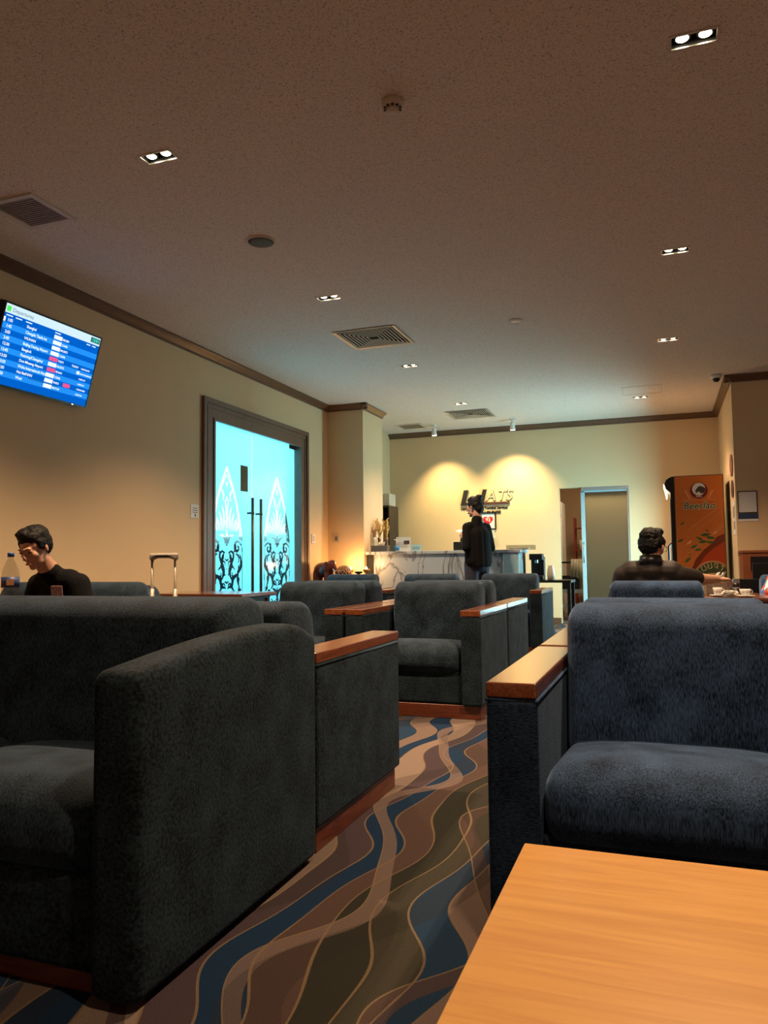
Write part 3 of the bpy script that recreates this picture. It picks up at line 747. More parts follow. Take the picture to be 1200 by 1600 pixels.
def make_sofa(name, label, inner, arm_on=(-1, 1)):
    t = thing(name, label, 'sofa'); SD = .94; A2 = .135; h = inner/2; o_ = h+A2
    obj('plinth', BX((-o_+.15, .05, 0), (o_-.15, SD-.05, .06)), M['plinth'], t, bevel=.004)
    obj('base', rbox((-h, .03, .05), (h, SD-.08, .27), .02, 4), M['fabric_flat'], t, smooth=True)
    def af(q, hh):
        x, y, z = q; u = (y+hh.y)/(2*hh.y)
        top = .052*math.sin(min(1, u/.72)*PI/2)-.06*max(0, (u-.80)/.2)**2
        w = max(0, (z+hh.z)/(2*hh.z))**6 if z < 0 else ((z+hh.z)/(2*hh.z))**3
        z += top*w
        return (x, y, z)
    for s in (-1, 1):
        x0, x1 = (s*h, s*o_) if s > 0 else (s*o_, s*h)
        a = obj('arm', rbox((x0, 0, .012), (x1, SD, .738), .032, 12, af), M['fabric_flat'], t, smooth=True)
    def sf(q, hh):
        x, y, z = q
        k = (1-(x/hh.x)**4)*(1-(y/hh.y)**4)
        if z > 0: z += .03*k-.03*(y/hh.y+.3)*.8
        if y < 0: y -= .02*(1-(z/hh.z)**2)*(1-(x/hh.x)**6)
        return (x, y, z)
    n = 1 if inner < .8 else 2
    for k in range(n):
        a, b = -h+inner*k/n, -h+inner*(k+1)/n
        obj('seat_cushion', rbox((a+.004, .035, .24), (b-.004, .66, .43), .08, 10, sf), M['fabric'], t, smooth=True)
    def bf(q, hh):
        x, y, z = q; t_ = (z+hh.z)/(2*hh.z); y += .09*t_-.035
        return (x, y, z)
    obj('backrest', rbox((-h+.006, SD-.40, .30), (h-.006, SD-.10, .872), (.05, .11, .09), 12, bf), M['fabric'], t, smooth=True)
    return t
ch = make_armchair('armchair', 'grey armchair turned away behind the near left sofa, wooden arm cap at the aisle')
ch.location = (-1.575, 3.25, 0); ch.rotation_euler = (0, 0, PI)
chb = make_armchair('armchair', 'near grey armchair, tinted as in blue light, behind the coffee table corner, cropped by right edge', q_='_b')
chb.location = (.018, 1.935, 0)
def AC(x, y, front, label, src=ch):      # front: 's' faces the viewer, 'n' faces away; y = front edge
    return dup(src, (x, y, 0), 0 if front == 's' else PI, label)
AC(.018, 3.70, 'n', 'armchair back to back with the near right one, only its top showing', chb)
AC(-1.53, 4.67, 's', 'grey armchair in the centre of the view facing the camera, seat fully visible')
AC(-1.53, 6.42, 'n', 'armchair turned away directly behind the central armchair')
AC(-2.455, 4.66, 's', 'grey armchair immediately left of the central armchair, in front of the glass door')
AC(-2.455, 6.41, 'n', 'armchair turned away behind the armchair that stands left of centre')
AC(-1.65, 8.02, 's', 'far armchair below the standing woman, its right arm end lit blue')
AC(-2.575, 8.00, 's', 'far armchair before the marble counter, pale light on its back top')
AC(-3.60, 8.05, 's', 'far armchair by the column end, below the carved elephant')
ch2 = make_armchair('armchair', 'grey armchair, tinted as in blue light, in which the person in the dark polo shirt sits', .60, q_='_b')
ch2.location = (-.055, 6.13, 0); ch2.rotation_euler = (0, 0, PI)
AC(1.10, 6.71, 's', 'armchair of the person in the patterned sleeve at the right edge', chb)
sf = make_sofa('sofa', 'large charcoal sofa in the left foreground with high curved upholstered arm', 1.45)
sf.location = (-1.965, 1.425, 0)
s2 = make_sofa('sofa', 'dark sofa on the left on which the young person in black sits', 1.05)
s2.location = (-3.655, 3.32, 0)
AC(-3.67, 5.15, 'n', 'dark armchair turned away behind the sofa of the young person, right of suitcase handle')
def coffee_table(name, label, x0, x1, y0, y1, h, mt, me_, group=None):
    t = thing(name, label, 'table', ((x0+x1)/2, (y0+y1)/2, 0), 0, group); a, b = (x1-x0)/2, (y1-y0)/2
    top = obj('tabletop', BX((-a+.004, -b+.004, h-.006), (a-.004, b-.004, h)), mt, t, bevel=.003)
    obj('edge_band', BX((-a, -b, h-.034), (a, b, h-.006)), me_, t, bevel=.006, seg=3)
    obj('apron', BX((-a+.06, -b+.06, h-.10), (a-.06, b-.06, h-.034)), me_, t)
    for sx in (-1, 1):
        for sy in (-1, 1):
            x, y = sx*(a-.07), sy*(b-.07); obj('leg', BX((x-.025, y-.025, 0), (x+.025, y+.025, h-.05)), me_, t, bevel=.004)
    return t
coffee_table('coffee_table', 'golden wood coffee table in the lower right foreground', -.268, .95, .42, 1.482, .45, M['table'], M['edge'])
coffee_table('side_table', 'red wood side table between the suitcase and the glass door', -4.15, -3.22, 5.45, 6.05, .735, M['cap'], M['plinth'])

# ------------------------------------------------------------------ reception counter and things around it
def counter():
    t = thing('reception_counter', 'white veined marble reception counter in front of the back wall', 'counter', (-2.75, 9.68, 0))
    obj('front_panel', BX((-.93, 0, .0), (.83, .04, 1.085)), M['marble'], t)
    obj('countertop', BX((-1.04, -.04, 1.085), (1.06, .58, 1.125)), M['marble'], t, bevel=.004)
    obj('side_panel', BX((-1.03, -.0, 0), (-.93, .50, 1.085), (.83, .30, 0), (1.03, .5, 1.085)), M['blackm'], t)
    obj('glass_pillar', BX((.83, -.02, 0), (1.035, .28, 1.085)), plain('ribbed_pale_glass', (.35, .55, .62), .15, var=.25, vscale=14), t, bevel=.01)
counter()
def stems(bm, n, h, sp, seed, r=.003):
    rnd = random.Random(seed)
    for k in range(n):
        a = rnd.uniform(0, 2*PI); s = rnd.uniform(.2, 1)*sp; hh = h*rnd.uniform(.7, 1)
        P = [(0, 0, .1)]+[(s*math.cos(a)*t*t, s*math.sin(a)*t*t, .1+(hh-.1)*t) for t in (.35, .7, 1)]
        tube(bm, P, [r, r, r, r*1.8], 5)
        for q in range(9):
            t = .55+.45*q/8; c = Vector((s*math.cos(a)*t*t, s*math.sin(a)*t*t, .1+(hh-.1)*t)); d = Vector((rnd.uniform(-1, 1), rnd.uniform(-1, 1), rnd.uniform(.5, 2))).normalized()*.035
            tube(bm, [c, c+d*.6, c+d], [.0035, .006, .001], 4)
def vase(x, y, z, h, lab, mv, mf, seed, sp=.09, n=12):
    t = thing('vase_of_dried_grass', lab, 'vase', (x, y, z), 0, 'vases of dried grass on the counter')
    bm = bmesh.new(); lathe(bm, [(.022, 0), (.030, .01), (.024, .07), (.018, .14), (.026, .20), (.023, .20), (.014, .14), (.0, .02)], 18); obj('vase', bm, mv, t, smooth=True)
    bm = bmesh.new(); stems(bm, n, h, sp, seed); obj('dried_grass', bm, mf, t, smooth=True)
gold = cm('golden_straw', (.55, .33, .08)); tan = cm('tan_straw', (.35, .22, .10)); 
vase(-3.71, 9.98, 1.125, .46, 'dark vase with brown dried grass, left of the pair on the counter', cm('dark_red_vase', (.08, .02, .012), rough=.25), gold, 3)
vase(-3.645, 10.10, 1.125, .46, 'vase with golden dried grass, right of the pair on the counter', cm('brown_vase', (.16, .08, .04), rough=.3), gold, 8, .08, 16)
vase(-3.755, 9.90, 1.125, .36, 'thin pale dried grass in a small vase against the column', M['cream'], tan, 12, .04, 6)
def tissue_box(name, loc, s, mat, lab, rz=0):
    t = thing(name, lab, 'tissue box', loc, rz)
    obj('box', BX((-s[0], -s[1], 0), (s[0], s[1], s[2])), mat, t, bevel=.004)
    bm = bmesh.new(); n = 10
    for i in range(n):
        a, b = 2*PI*i/n, 2*PI*(i+1)/n; k = .6+.4*math.sin(i*2.3)
        vs = [bm.verts.new(p) for p in ((s[0]*.5*math.cos(a), s[1]*.4*math.sin(a), s[2]), (s[0]*.5*math.cos(b), s[1]*.4*math.sin(b), s[2]), (s[0]*.35*math.cos(b)+.03, s[1]*.6*math.sin(b), s[2]+.035*k+.02), (s[0]*.35*math.cos(a)+.02, s[1]*.5*math.sin(a), s[2]+.035*k+.012))]
        bm.faces.new(vs)
    bmesh.ops.contextual_create
    obj('tissue', bm, M['tissue'], t, smooth=True)
    return t
tissue_box('tissue_box', (-3.625, 9.79, 1.125), (.115, .055, .085), cm('grey_leather', (.12, .10, .08)), 'grey box with white tissue sticking out on the counter left end')
def cardstand(name, x, y, w, h, m, lab, lean=.15, extra=None):
    t = thing(name, lab, 'sign', (x, y, 1.125))
    p = obj('panel', BX((-w/2, -.003, 0), (w/2, .003, h)), m, t, rot=(-lean, 0, 0))
    bm = bmesh.new()
    for k in range(3): box(bm, (-w*.38, -.0045, h*(.30+.14*k)), (w*.30, -.003, h*(.30+.14*k)+.006))
    obj('printing', bm, extra or M['grey'], p)
    obj('stand_foot', BX((-w/2, 0, 0), (w/2, .07, .004)), m, t)
    return t
st = cardstand('notice_stand', -3.345, 9.92, .21, .20, M['paper'], 'white upright notice card with printing, standing behind the sanitizer')
bm = bmesh.new(); box(bm, (.01, -.0045, .10), (.09, -.003, .15)); obj('photo', bm, cm('dark_print', (.06, .03, .03)), [c for c in st.children if c.name.startswith('panel')][0])
cardstand('card_holder', -3.14, 9.88, .15, .095, cm('pale_blue_card', (.38, .55, .58)), 'low pale blue card in a clear holder on the counter', .2, cm('blue_ink', (.1, .25, .35)))
def sanitizer():
    t = thing('sanitizer_bottle', 'clear pump bottle with blue label on the counter', 'bottle', (-3.385, 9.78, 1.125))
    bm = bmesh.new(); lathe(bm, [(0, 0), (.032, 0), (.033, .01), (.033, .09), (.025, .11), (.012, .12), (.012, .13), (0, .13)], 20); obj('bottle', bm, M['pet'], t, smooth=True)
    bm = bmesh.new(); lathe(bm, [(.0335, .015), (.0337, .075)], 20); obj('label', bm, cm('bright_blue', (.02, .22, .50)), t, smooth=True)
    bm = bmesh.new(); cyl(bm, (0, 0, .13), (0, 0, .155), .006); box(bm, (-.035, -.006, .152), (.008, .006, .163)); obj('pump', bm, M['white'], t)
sanitizer()
def monitor():
    t = thing('computer_monitor', 'black computer monitor seen from behind on the counter beside the woman', 'monitor', (-2.46, 10.02, 1.045))
    obj('panel', BX((-.20, 0, .085), (.22, .025, .20)), M['black'], t, bevel=.004)
    obj('stand', BX((-.1, -.04, .08), (.1, .1, .088)), M['black'], t)
monitor()
def acrylic():
    t = thing('acrylic_tray', 'clear acrylic tray of papers on the right end of the counter', 'tray', (-1.72, 9.92, 1.125))
    bm = BX((-.18, -.12, 0), (.16, .12, .004), (-.18, -.12, 0), (-.176, .12, .06), (.156, -.12, 0), (.16, .12, .06), (-.18, -.12, 0), (.16, -.116, .06), (-.18, .116, 0), (.16, .12, .06))
    obj('tray', bm, M['pet'], t)
    tag(obj('paper_stack', BX((-.14, -.10, 0), (.10, .10, .016)), M['paper'], loc=(-1.73, 9.92, 1.13), rot=(0, 0, .05)), 'stack of white papers lying in the clear acrylic tray', 'papers')
acrylic()
def machine():
    s = thing('service_table', 'low dark table right of the marble counter carrying the coffee machine', 'table', (-1.40, 10.1, 0))
    obj('tabletop', BX((-.26, -.25, .70), (.30, .25, .73)), M['black'], s)
    for a in (-.23, .27):
        for b in (-.22, .22): obj('leg', BX((a-.02, b-.02, 0), (a+.02, b+.02, .70)), M['black'], s)
    t = thing('coffee_machine', 'black coffee machine on the low table beside the counter', 'coffee machine', (-1.56, 10.08, .73))
    obj('body', BX((-.08, -.10, 0), (.09, .16, .06), (-.08, .05, .06), (.09, .16, .30), (-.08, -.10, .26), (.09, .05, .34)), M['black'], t, bevel=.01)
    bm = bmesh.new(); cyl(bm, (0, -.03, .22), (0, -.03, .26), .025); obj('spout', bm, M['metal'], t)
    bm = bmesh.new(); lathe(bm, [(0, 0), (.045, 0), (.05, .08), (.04, .15), (.03, .17), (.036, .19), (.033, .19), (.027, .17), (.037, .15), (.045, .08), (0, .01)], 20)
    tag(obj('milk_jug', bm, M['cream'], loc=(-1.37, 10.02, .73), smooth=True), 'cream jug beside the coffee machine', 'jug')
machine()
def cabinet_corner():
    t = thing('display_cabinet', 'narrow black cabinet in the corner behind the column', 'cabinet', (-4.19, 11.60, 0))
    obj('carcass', BX((-.12, -.22, 0), (.13, .22, .03), (-.12, -.22, .03), (-.10, .22, 1.85), (.11, -.22, .03), (.13, .22, 1.85), (-.12, -.22, 1.85), (.13, .22, 1.88), (-.10, .20, .03), (.11, .22, 1.85)), M['black'], t)
    for z in (.5, .95, 1.30): obj('shelf', BX((-.10, -.21, z), (.11, .2, z+.02)), M['black'], t)
    tag(obj('storage_box', BX((-.09, -.15, 0), (.11, .15, .20)), M['cream'], loc=(-4.19, 11.6, 1.88), bevel=.005), 'cream box on top of the black corner cabinet', 'box')
    for k, (y, z, c) in enumerate(((-.1, 1.32, (.5, .2, .08)), (.05, 1.32, (.35, .3, .25)), (-.05, .97, (.4, .35, .3)))):
        tag(obj('file_binder', BX((-.07, -.03, 0), (.08, .03, .26)), cm('binder%d' % k, c), loc=(-4.19, 11.6+y, z)), ('orange-brown binder on the upper shelf of the corner cabinet', 'grey binder on the upper shelf of the corner cabinet', 'pale binder on the middle shelf of the corner cabinet')[k], 'binder')
cabinet_corner()
def wall_sign():
    t = thing('wall_sign', 'raised lettering sign with large slanted logo on the back wall', 'sign', (0, YB, 0)); y = -.012
    dk = cm('sign_black', (.012, .009, .010)); sv = cm('sign_silver', (.50, .44, .33), metal=.3)
    x0 = -3.10; zb = 1.895; zt = 2.145
    def P(pts): bm = bmesh.new(); prism(bm, pts, .02, 'y', -.022); return bm
    s = .06/.25
    def sl(x, z): return (x+(z-zb)*.24, z)
    obj('logo_letter', P([sl(x0, zb), sl(x0+.27, zb), sl(x0+.27, zb+.04), sl(x0+.075, zb+.04), sl(x0+.075, zt), sl(x0, zt)]), dk, t)
    obj('logo_letter', P([sl(x0+.10, zb-.0+.055), sl(x0+.17, zb+.055), sl(x0+.20, zb), sl(x0+.38, zb), sl(x0+.38, zt), sl(x0+.315, zt), sl(x0+.315, zb+.05), sl(x0+.24, zb+.05), sl(x0+.22, zb+.09), sl(x0+.10, zb+.09)][2:8]), dk, t)
    for c, x in (('A', x0+.42), ('T', x0+.60), ('S', x0+.74)):
        bm = bmesh.new(); merge(bm, text_bm(c, .235, .002, 0.006, .25), Matrix.Translation((x, -.006, zb+.063)) @ FRONT); obj('letter_outline', bm, cm('sign_outline', (.10, .065, .04)), t)
        bm = bmesh.new(); merge(bm, text_bm(c, .235, .002, -.0015, .25), Matrix.Translation((x-.003, -.010, zb+.066)) @ FRONT); obj('logo_letter', bm, cm('sign_cream', (.70, .60, .36)), t)
        bm = bmesh.new(); merge(bm, text_bm(c, .235, .002, 0.0, .25), Matrix.Translation((x+.006, -.002, zb+.060)) @ FRONT); obj('letter_shadow_edge', bm, cm('sign_brown', (.12, .07, .04)), t)
    obj('underline', BX((x0+.38, -.02, zb+.028), (x0+.81, 0, zb+.040), (x0+.38, -.02, zb+.0), (x0+.81, 0, zb+.010)), cm('sign_red', (.10, .015, .015)), t)
    bm = bmesh.new(); merge(bm, text_bm('Lao-Japan Airport Terminal Services', .0575, .004, .0016, spacing=.93), Matrix.Translation((x0, -.006, zb-.068)) @ FRONT); obj('lettering', bm, dk, t)
    bm = bmesh.new(); merge(bm, text_bm('THE LOUNGE', .066, .004, .002), Matrix.Translation((x0+.255, -.006, zb-.145)) @ FRONT); obj('lettering', bm, dk, t)
wall_sign()
def framed():
    t = thing('picture_frame', 'black framed white picture with a red heart below the wall sign', 'picture', (-2.65, YB, 1.63))
    w, h = .135, .14
    obj('frame', BX((-w, -.02, -h), (w, -.001, -h+.02), (-w, -.02, h-.02), (w, -.001, h), (-w, -.02, -h+.02), (-w+.02, -.001, h-.02), (w-.02, -.02, -h+.02), (w, -.001, h-.02)), M['black'], t)
    obj('mount', BX((-w+.02, -.010, -h+.02), (w-.02, -.002, h-.02)), M['paper'], t)
    bm = bmesh.new(); pts = []
    for k in range(32):
        a = 2*PI*k/32; pts.append((.0052*16*math.sin(a)**3, .0052*(13*math.cos(a)-5*math.cos(2*a)-2*math.cos(3*a)-math.cos(4*a))+.01))
    prism(bm, pts, .003, 'y', -.0135); ht = obj('heart', bm, cm('heart_red', (.55, .01, .015)), t)
    bm = bmesh.new(); prism(bm, [(-.045, .045), (-.03, .05), (-.02, .02), (-.01, .05), (.005, .045), (-.015, -.005)], .002, 'y', -.0157); prism(bm, [(.02, .05), (.032, .05), (.03, .01), (.04, -.01), (.02, -.015), (.01, 0)], .002, 'y', -.0157); obj('white_mark', bm, M['white'], ht)
    b = tag(obj('wall_box', BX((-.07, -.05, 0), (.05, 0, .13)), M['cream'], loc=(-2.60, YB, 1.345), bevel=.004), 'small beige box on the wall under the framed picture', 'box')
framed()

# ornaments on the console against the column
def console():
    t = thing('console_table', 'low dark console table carrying ornaments before the column', 'table', (-4.07, 9.21, 0))
    obj('tabletop', BX((-.25, -.27, .70), (.38, .32, .735)), M['plinth'], t, bevel=.004)
    for a in (-.21, .34):
        for b in (-.23, .28): obj('leg', BX((a-.02, b-.02, 0), (a+.02, b+.02, .70)), M['plinth'], t)
    e = thing('elephant_statue', 'glossy dark red carved elephant statue on the console', 'statue', (-4.125, 9.05, .74), R(-100))
    mt = plain('glossy_carved_rosewood', (.11, .022, .012), .15, coat=.6, var=.4, vscale=25)
    P = [('e', (0, -.03, .15), (.095, .13, .10)), ('e', (0, .10, .20), (.068, .07, .075)), ('e', (0, .12, .25), (.04, .045, .03))]
    for s in (-1, 1):
        P += [('c', (s*.05, .06, .12), (s*.052, .065, .02), .036, .034), ('c', (s*.05, -.10, .12), (s*.055, -.105, .02), .038, .035), ('e', (s*.075, .075, .19), (.016, .05, .07), (0, 0, s*.5))]
    P += [('c', (0, .15, .19), (0, .19, .12), .032, .024), ('c', (0, .19, .12), (0, .20, .05), .024, .017), ('c', (0, .20, .05), (0, .235, .03), .017, .012), ('c', (0, -.15, .17), (0, -.175, .08), .010, .008)]
    blob('body', P, mt, e, .006, 3)
    for s in (-1, 1):
        bm = bmesh.new(); tube(bm, [(s*.03, .15, .16), (s*.045, .19, .13), (s*.05, .225, .145)], [.009, .007, .002]); obj('tusk', bm, M['cream'], e, smooth=True)
    b = thing('wicker_ball', 'round woven wicker ball lamp beside the elephant statue', 'ornament', (-3.935, 9.24, .735))
    bm = bmesh.new(); rr = .105
    for k in range(14):
        for s in (-1, 1):
            a0 = 2*PI*k/14; P = []
            for i in range(13):
                ph = -1.45+2.9*i/12; a = a0+s*ph*.9; P.append((rr*math.cos(ph)*math.cos(a), rr*math.cos(ph)*math.sin(a), rr+.001+rr*.98*math.sin(ph)))
            tube(bm, P, .0045, 5)
    obj('weave', bm, cm('cane', (.42, .22, .09), rough=.5), b, smooth=True)
    bm = bmesh.new(); ellip(bm, (0, 0, rr), (rr*.86,)*3); obj('inner_shade', bm, cm('inner_brown', (.10, .04, .02)), b, smooth=True)
    c = thing('candle_holder', 'black iron candle holder with glowing bowls at the console end', 'candle holder', (-3.80, 9.42, .735))
    bm = bmesh.new(); lathe(bm, [(0, 0), (.05, 0), (.05, .008), (.01, .015), (.01, .09), (.05, .11), (.055, .13), (.05, .13), (0, .11)], 20)
    for s in (-1, 1): tube(bm, [(0, 0, .05), (s*.05, 0, .04), (s*.10, 0, .07), (s*.11, 0, .11)], .006)
    obj('stand', bm, M['black'], c, smooth=True)
    for s in (-1, 1):
        bm = bmesh.new(); lathe(bm, [(0, 0), (.03, .004), (.045, .03), (.048, .05), (.042, .05), (0, .012)], 18, (s*.11, 0, .11)); obj('glass_cup', bm, cm('amber_glass', (.6, .28, .05), rough=.2), c, smooth=True)
        bm = bmesh.new(); ellip(bm, (s*.11, 0, .165), (.014, .014, .024)); obj('flame', bm, emis('flame_glow', (1, .62, .22), 25), c, smooth=True)
    point('candle_light', (-3.69, 9.44, .96), 2.2, (1, .52, .2), .03)
    point('candle_light_left', (-3.91, 9.46, .96), 1.5, (1, .52, .2), .03)
console()

# ------------------------------------------------------------------ drinks cooler
def cooler():
    point('alcove_warm_fill', (.02, 10.92, 2.12), 3.5, (1, .5, .22), .04)  # added lamp, gives the wall and ceiling above the cooler an orange cast
    t = thing('drinks_cooler', 'tall drinks cooler with orange printed side panel in the right corner', 'cooler', (.155, 10.6, 0))
    w, d, h = .595, .66, 2.06
    obj('cabinet', BX((0, .004, .08), (w, d, h-.0), (.02, .02, 0), (w-.02, d-.02, .08)), M['black'], t, bevel=.006)
    org = plain('orange_print', (.62, .17, .028), .38, var=.08, vscale=2)
    p = obj('side_panel', BX((.01, -.004, .10), (w-.01, .004, h-.01)), org, t)
    def flat(name, bmx, mat, k=1): return obj(name, bmx, mat, p)
    Y = lambda k: -.0045-.0012*k
    def poly(bm, pts, k): prism(bm, pts, .0010, 'y', Y(k)); return bm
    def disc(bm, cx, cz, r, k, n=40, a0=0, a1=2*PI, rx=None):
        rx = rx or r; poly(bm, [(min(w-.012, cx+rx*math.cos(a0+(a1-a0)*i/n)), cz+r*math.sin(a0+(a1-a0)*i/n)) for i in range(n if a1-a0 > 6.2 else n+1)], k)
    # beer glass, lower right
    bm = bmesh.new(); poly(bm, [(w-.012, .98+.32), (w-.10, 1.26), (w-.16, 1.18), (w-.26, 1.10), (w-.36, .98), (w-.42, .84), (w-.44, .68), (w-.42, .40), (w-.38, .12), (w-.012, .12)], 0); obj('beer_glass_print', bm, cm('beer_amber_dark', (.20, .03, .006), rough=.3), p)
    bm = bmesh.new(); poly(bm, [(w-.012, 1.20), (w-.14, 1.12), (w-.24, 1.03), (w-.33, .90), (w-.37, .74), (w-.36, .45), (w-.012, .40)], 1); obj('beer_print', bm, cm('beer_amber', (.50, .06, .008), rough=.3), p)
    # oval label
    bm = bmesh.new(); disc(bm, .43, .66, .30, 2, rx=.26); obj('label_border', bm, cm('label_rim', (.55, .25, .12)), p)
    bm = bmesh.new(); disc(bm, .43, .66, .275, 3, rx=.24); obj('label_field', bm, cm('label_green', (.05, .07, .02)), p)
    bm = bmesh.new(); disc(bm, .43, .60, .20, 4, rx=.19); obj('label_centre', bm, cm('label_cream', (.60, .42, .25)), p)
    bm = bmesh.new(); poly(bm, [(.16, .745), (.30, .75), (.42, .70), (.40, .675), (.28, .72), (.17, .715)], 5); obj('label_ribbon', bm, cm('label_yellow', (.75, .45, .05)), p)
    bm = bmesh.new()
    def strokeP(pts, wd=.007, off=(0, 0), sc=1, rot=0):
        for (a, b), (c, e) in zip(pts[:-1], pts[1:]):
            q = []
            dx, dz = c-a, e-b; L_ = math.hypot(dx, dz) or 1; nx, nz = -dz/L_*wd/sc, dx/L_*wd/sc; ex, ez = dx/L_*wd*.6/sc, dz/L_*wd*.6/sc
            for x, z in ((a+nx-ex, b+nz-ez), (c+nx+ex, e+nz+ez), (c-nx+ex, e-nz+ez), (a-nx-ex, b-nz-ez)):
                x, z = x*sc, z*sc; q.append((off[0]+x*math.cos(rot)-z*math.sin(rot), off[1]+x*math.sin(rot)+z*math.cos(rot)))
            if max(p_[0] for p_ in q) < w-.012: poly(bm, q, 5)
    def arc(cx, cz, r, a, b, n=8): return [(cx+r*math.cos(R(a+(b-a)*i/n)), cz+r*math.sin(R(a+(b-a)*i/n))) for i in range(n+1)]
    G = {   # Lao letters drawn as strokes in a unit box
     'e': [[(.35, 0), (.35, 1)], arc(.5, .15, .15, 0, 360, 10)],
     'b': [arc(.2, .85, .13, 0, 360, 8), [(.07, .85), (.07, .1)], [(.07, .1), (.3, 0), (.7, 0), (.85, .15), (.85, 1)]],
     'y': [arc(.2, .8, .14, 0, 360, 8), [(.3, .7), (.1, .45), (.1, .1), (.3, 0), (.75, 0), (.9, .15), (.9, 1)], [(.1, .45), (.45, .5)]],
     'l': [arc(.55, .25, .16, 0, 360, 8), [(.4, .3), (.2, .6), (.2, .9), (.45, 1), (.75, .9), (.85, .5), (.85, 0)]],
     'a': [[(.3, .75), (.35, .95), (.55, 1), (.65, .85), (.65, 0)]],
     'w': [arc(.3, .15, .14, 0, 360, 8), [(.42, .1), (.75, .0), (.9, .4), (.8, .85), (.5, 1), (.2, .85)]]}
    for i, cg in enumerate('ebylaw'):
        a = R(140-20*i); cx, cz = .43+.212*math.cos(a), .66+.235*math.sin(a)
        for S_ in G[cg]: strokeP([(x-.5, z-.5) for x, z in S_], .0045, (cx, cz), .062, a-PI/2)
    obj('label_lettering', bm, cm('label_letters', (.75, .65, .35)), p)
    # round emblem
    ex, ez = .30, 1.86
    bm = bmesh.new(); disc(bm, ex, ez, .105, 0); em = obj('emblem_ring', bm, cm('emblem_dark_red', (.19, .008, .012)), p)
    bm = bmesh.new(); disc(bm, ex, ez+.018, .080, 1); obj('emblem_field', bm, M['paper'], em)
    bm = bmesh.new(); poly(bm, [(ex-.030, ez-.038), (ex-.045, ez-.005), (ex-.028, ez+.022), (ex-.005, ez+.05), (ex+.02, ez+.058), (ex+.05, ez+.045), (ex+.078, ez+.03), (ex+.078, ez+.0), (ex+.06, ez-.035), (ex+.02, ez-.04), (ex+.01, ez-.018), (ex-.012, ez-.016)], 2); obj('emblem_beast', bm, cm('emblem_grey', (.07, .05, .045)), em)
    bm = bmesh.new(); merge(bm, text_bm('LBC', .042, .0005, .001, align='CENTER'), Matrix.Translation((ex, Y(2), ez-.085)) @ FRONT); obj('emblem_lettering', bm, M['paper'], em)
    bm = bmesh.new()
    for s in (-1, 1):
        for k in range(5):
            cx, cz = ex+s*(.115+.018*k*.6), ez-.11+.022*k
            for q in (-1, 1): poly(bm, [(cx, cz), (cx+q*.012, cz+.012), (cx+q*.014, cz+.026), (cx, cz+.014)], 0)
        poly(bm, [(ex+s*.02, ez-.125), (ex+s*.20, ez-.118), (ex+s*.20, ez-.122), (ex+s*.02, ez-.129)], 0)
    obj('wheat_print', bm, cm('pale_orange', (.80, .42, .22)), p)
    # brand lettering with pale outline
    for k, (bo, mt) in enumerate(((.0075, cm('outline_cream', (.70, .62, .42))), (.001, cm('letter_green', (.02, .085, .035))))):
        bm = bmesh.new(); merge(bm, text_bm('Beerlao', .118, .0004, bo, .22, 1.04, align='CENTER'), Matrix.Translation((ex-.005, Y(k), 1.625)) @ FRONT); obj('brand_lettering', bm, mt, p)
    # slanted lines and leaves
    bm = bmesh.new()
    for (x0, z0, x1, z1, w_) in ((.13, 1.33, .53, 1.64, .002), (.04, .96, .58, 1.40, .002), (.36, 1.27, .58, 1.43, .0015), (.12, .83, .2, .90, .0015)):
        poly(bm, [(x0, z0-w_), (x1, z1-w_), (x1, z1+w_), (x0, z0+w_)], 1)
    for (x, z) in ((.15, 1.18), (.46, 1.30)): poly(bm, [(x-.03, z-.02), (x+.03, z+.005), (x+.045, z+.045), (x+.0, z+.02)], 1)
    obj('slanted_line', bm, cm('pale_orange', (.80, .42, .22)), p)
    bm = bmesh.new()
    for k in range(26):   # row of slanted thin writing-like hatch strokes
        x, z = .25+.012*k, 1.345+.0093*k; poly(bm, [(x, z-.016), (x+.003, z-.016), (x+.016, z+.024), (x+.013, z+.024)], 1)
    obj('ribbon_print', bm, cm('mid_orange', (.66, .25, .09)), p)
    bm = bmesh.new()
    for (x, z, l, a) in ((.06, 1.22, .09, .45), (.17, 1.04, .04, .3), (.29, 1.24, .10, -.5), (.36, 1.29, .13, .12), (.42, 1.25, .12, -.15), (.33, 1.20, .12, .1), (.42, 1.19, .10, -.05), (.22, 1.14, .10, .5), (.27, 1.10, .10, .1), (.14, .97, .11, .75), (.38, 1.34, .06, -.6), (.09, 1.44, .07, .6), (.22, 1.45, .03, .5), (.53, 1.47, .03, .4)):
        c, s = math.cos(a), math.sin(a); w_ = l*.16
        poly(bm, [(x+u*l*c-v*w_*s, z+u*l*s+v*w_*c) for u, v in ((-.5, 0), (-.2, -1), (.2, -.8), (.5, 0), (.1, .9), (-.3, .7))], 2)
    obj('leaf_print', bm, cm('leaf_green', (.04, .12, .02)), p)
    # glass door facing left
    dr = obj('door', BX((-.045, .01, .10), (0, .07, 1.86), (-.045, d-.06, .10), (0, d, 1.86), (-.045, .07, .10), (0, d-.06, .18), (-.045, .07, 1.80), (0, d-.06, 1.86)), M['black'], t, bevel=.006)
    obj('glass_pane', BX((-.03, .07, .18), (-.022, d-.06, 1.80)), M['clear'], dr)
    obj('lit_interior', BX((-.006, .07, .18), (-.001, d-.06, 1.80)), emis('cooler_glow', (.55, .92, 1.0), 1.6), t)
    bm = bmesh.new(); tube(bm, [(-.045, .05, .75), (-.085, .05, .80), (-.085, .05, 1.15), (-.045, .05, 1.20)], .012); obj('handle', bm, M['black'], dr, smooth=True)
    bm = bmesh.new(); pts = [(0, 1.84), (-.05, 1.85), (-.10, 1.90), (-.115, 1.96), (-.09, 2.02), (-.04, 2.055), (0, 2.06)]
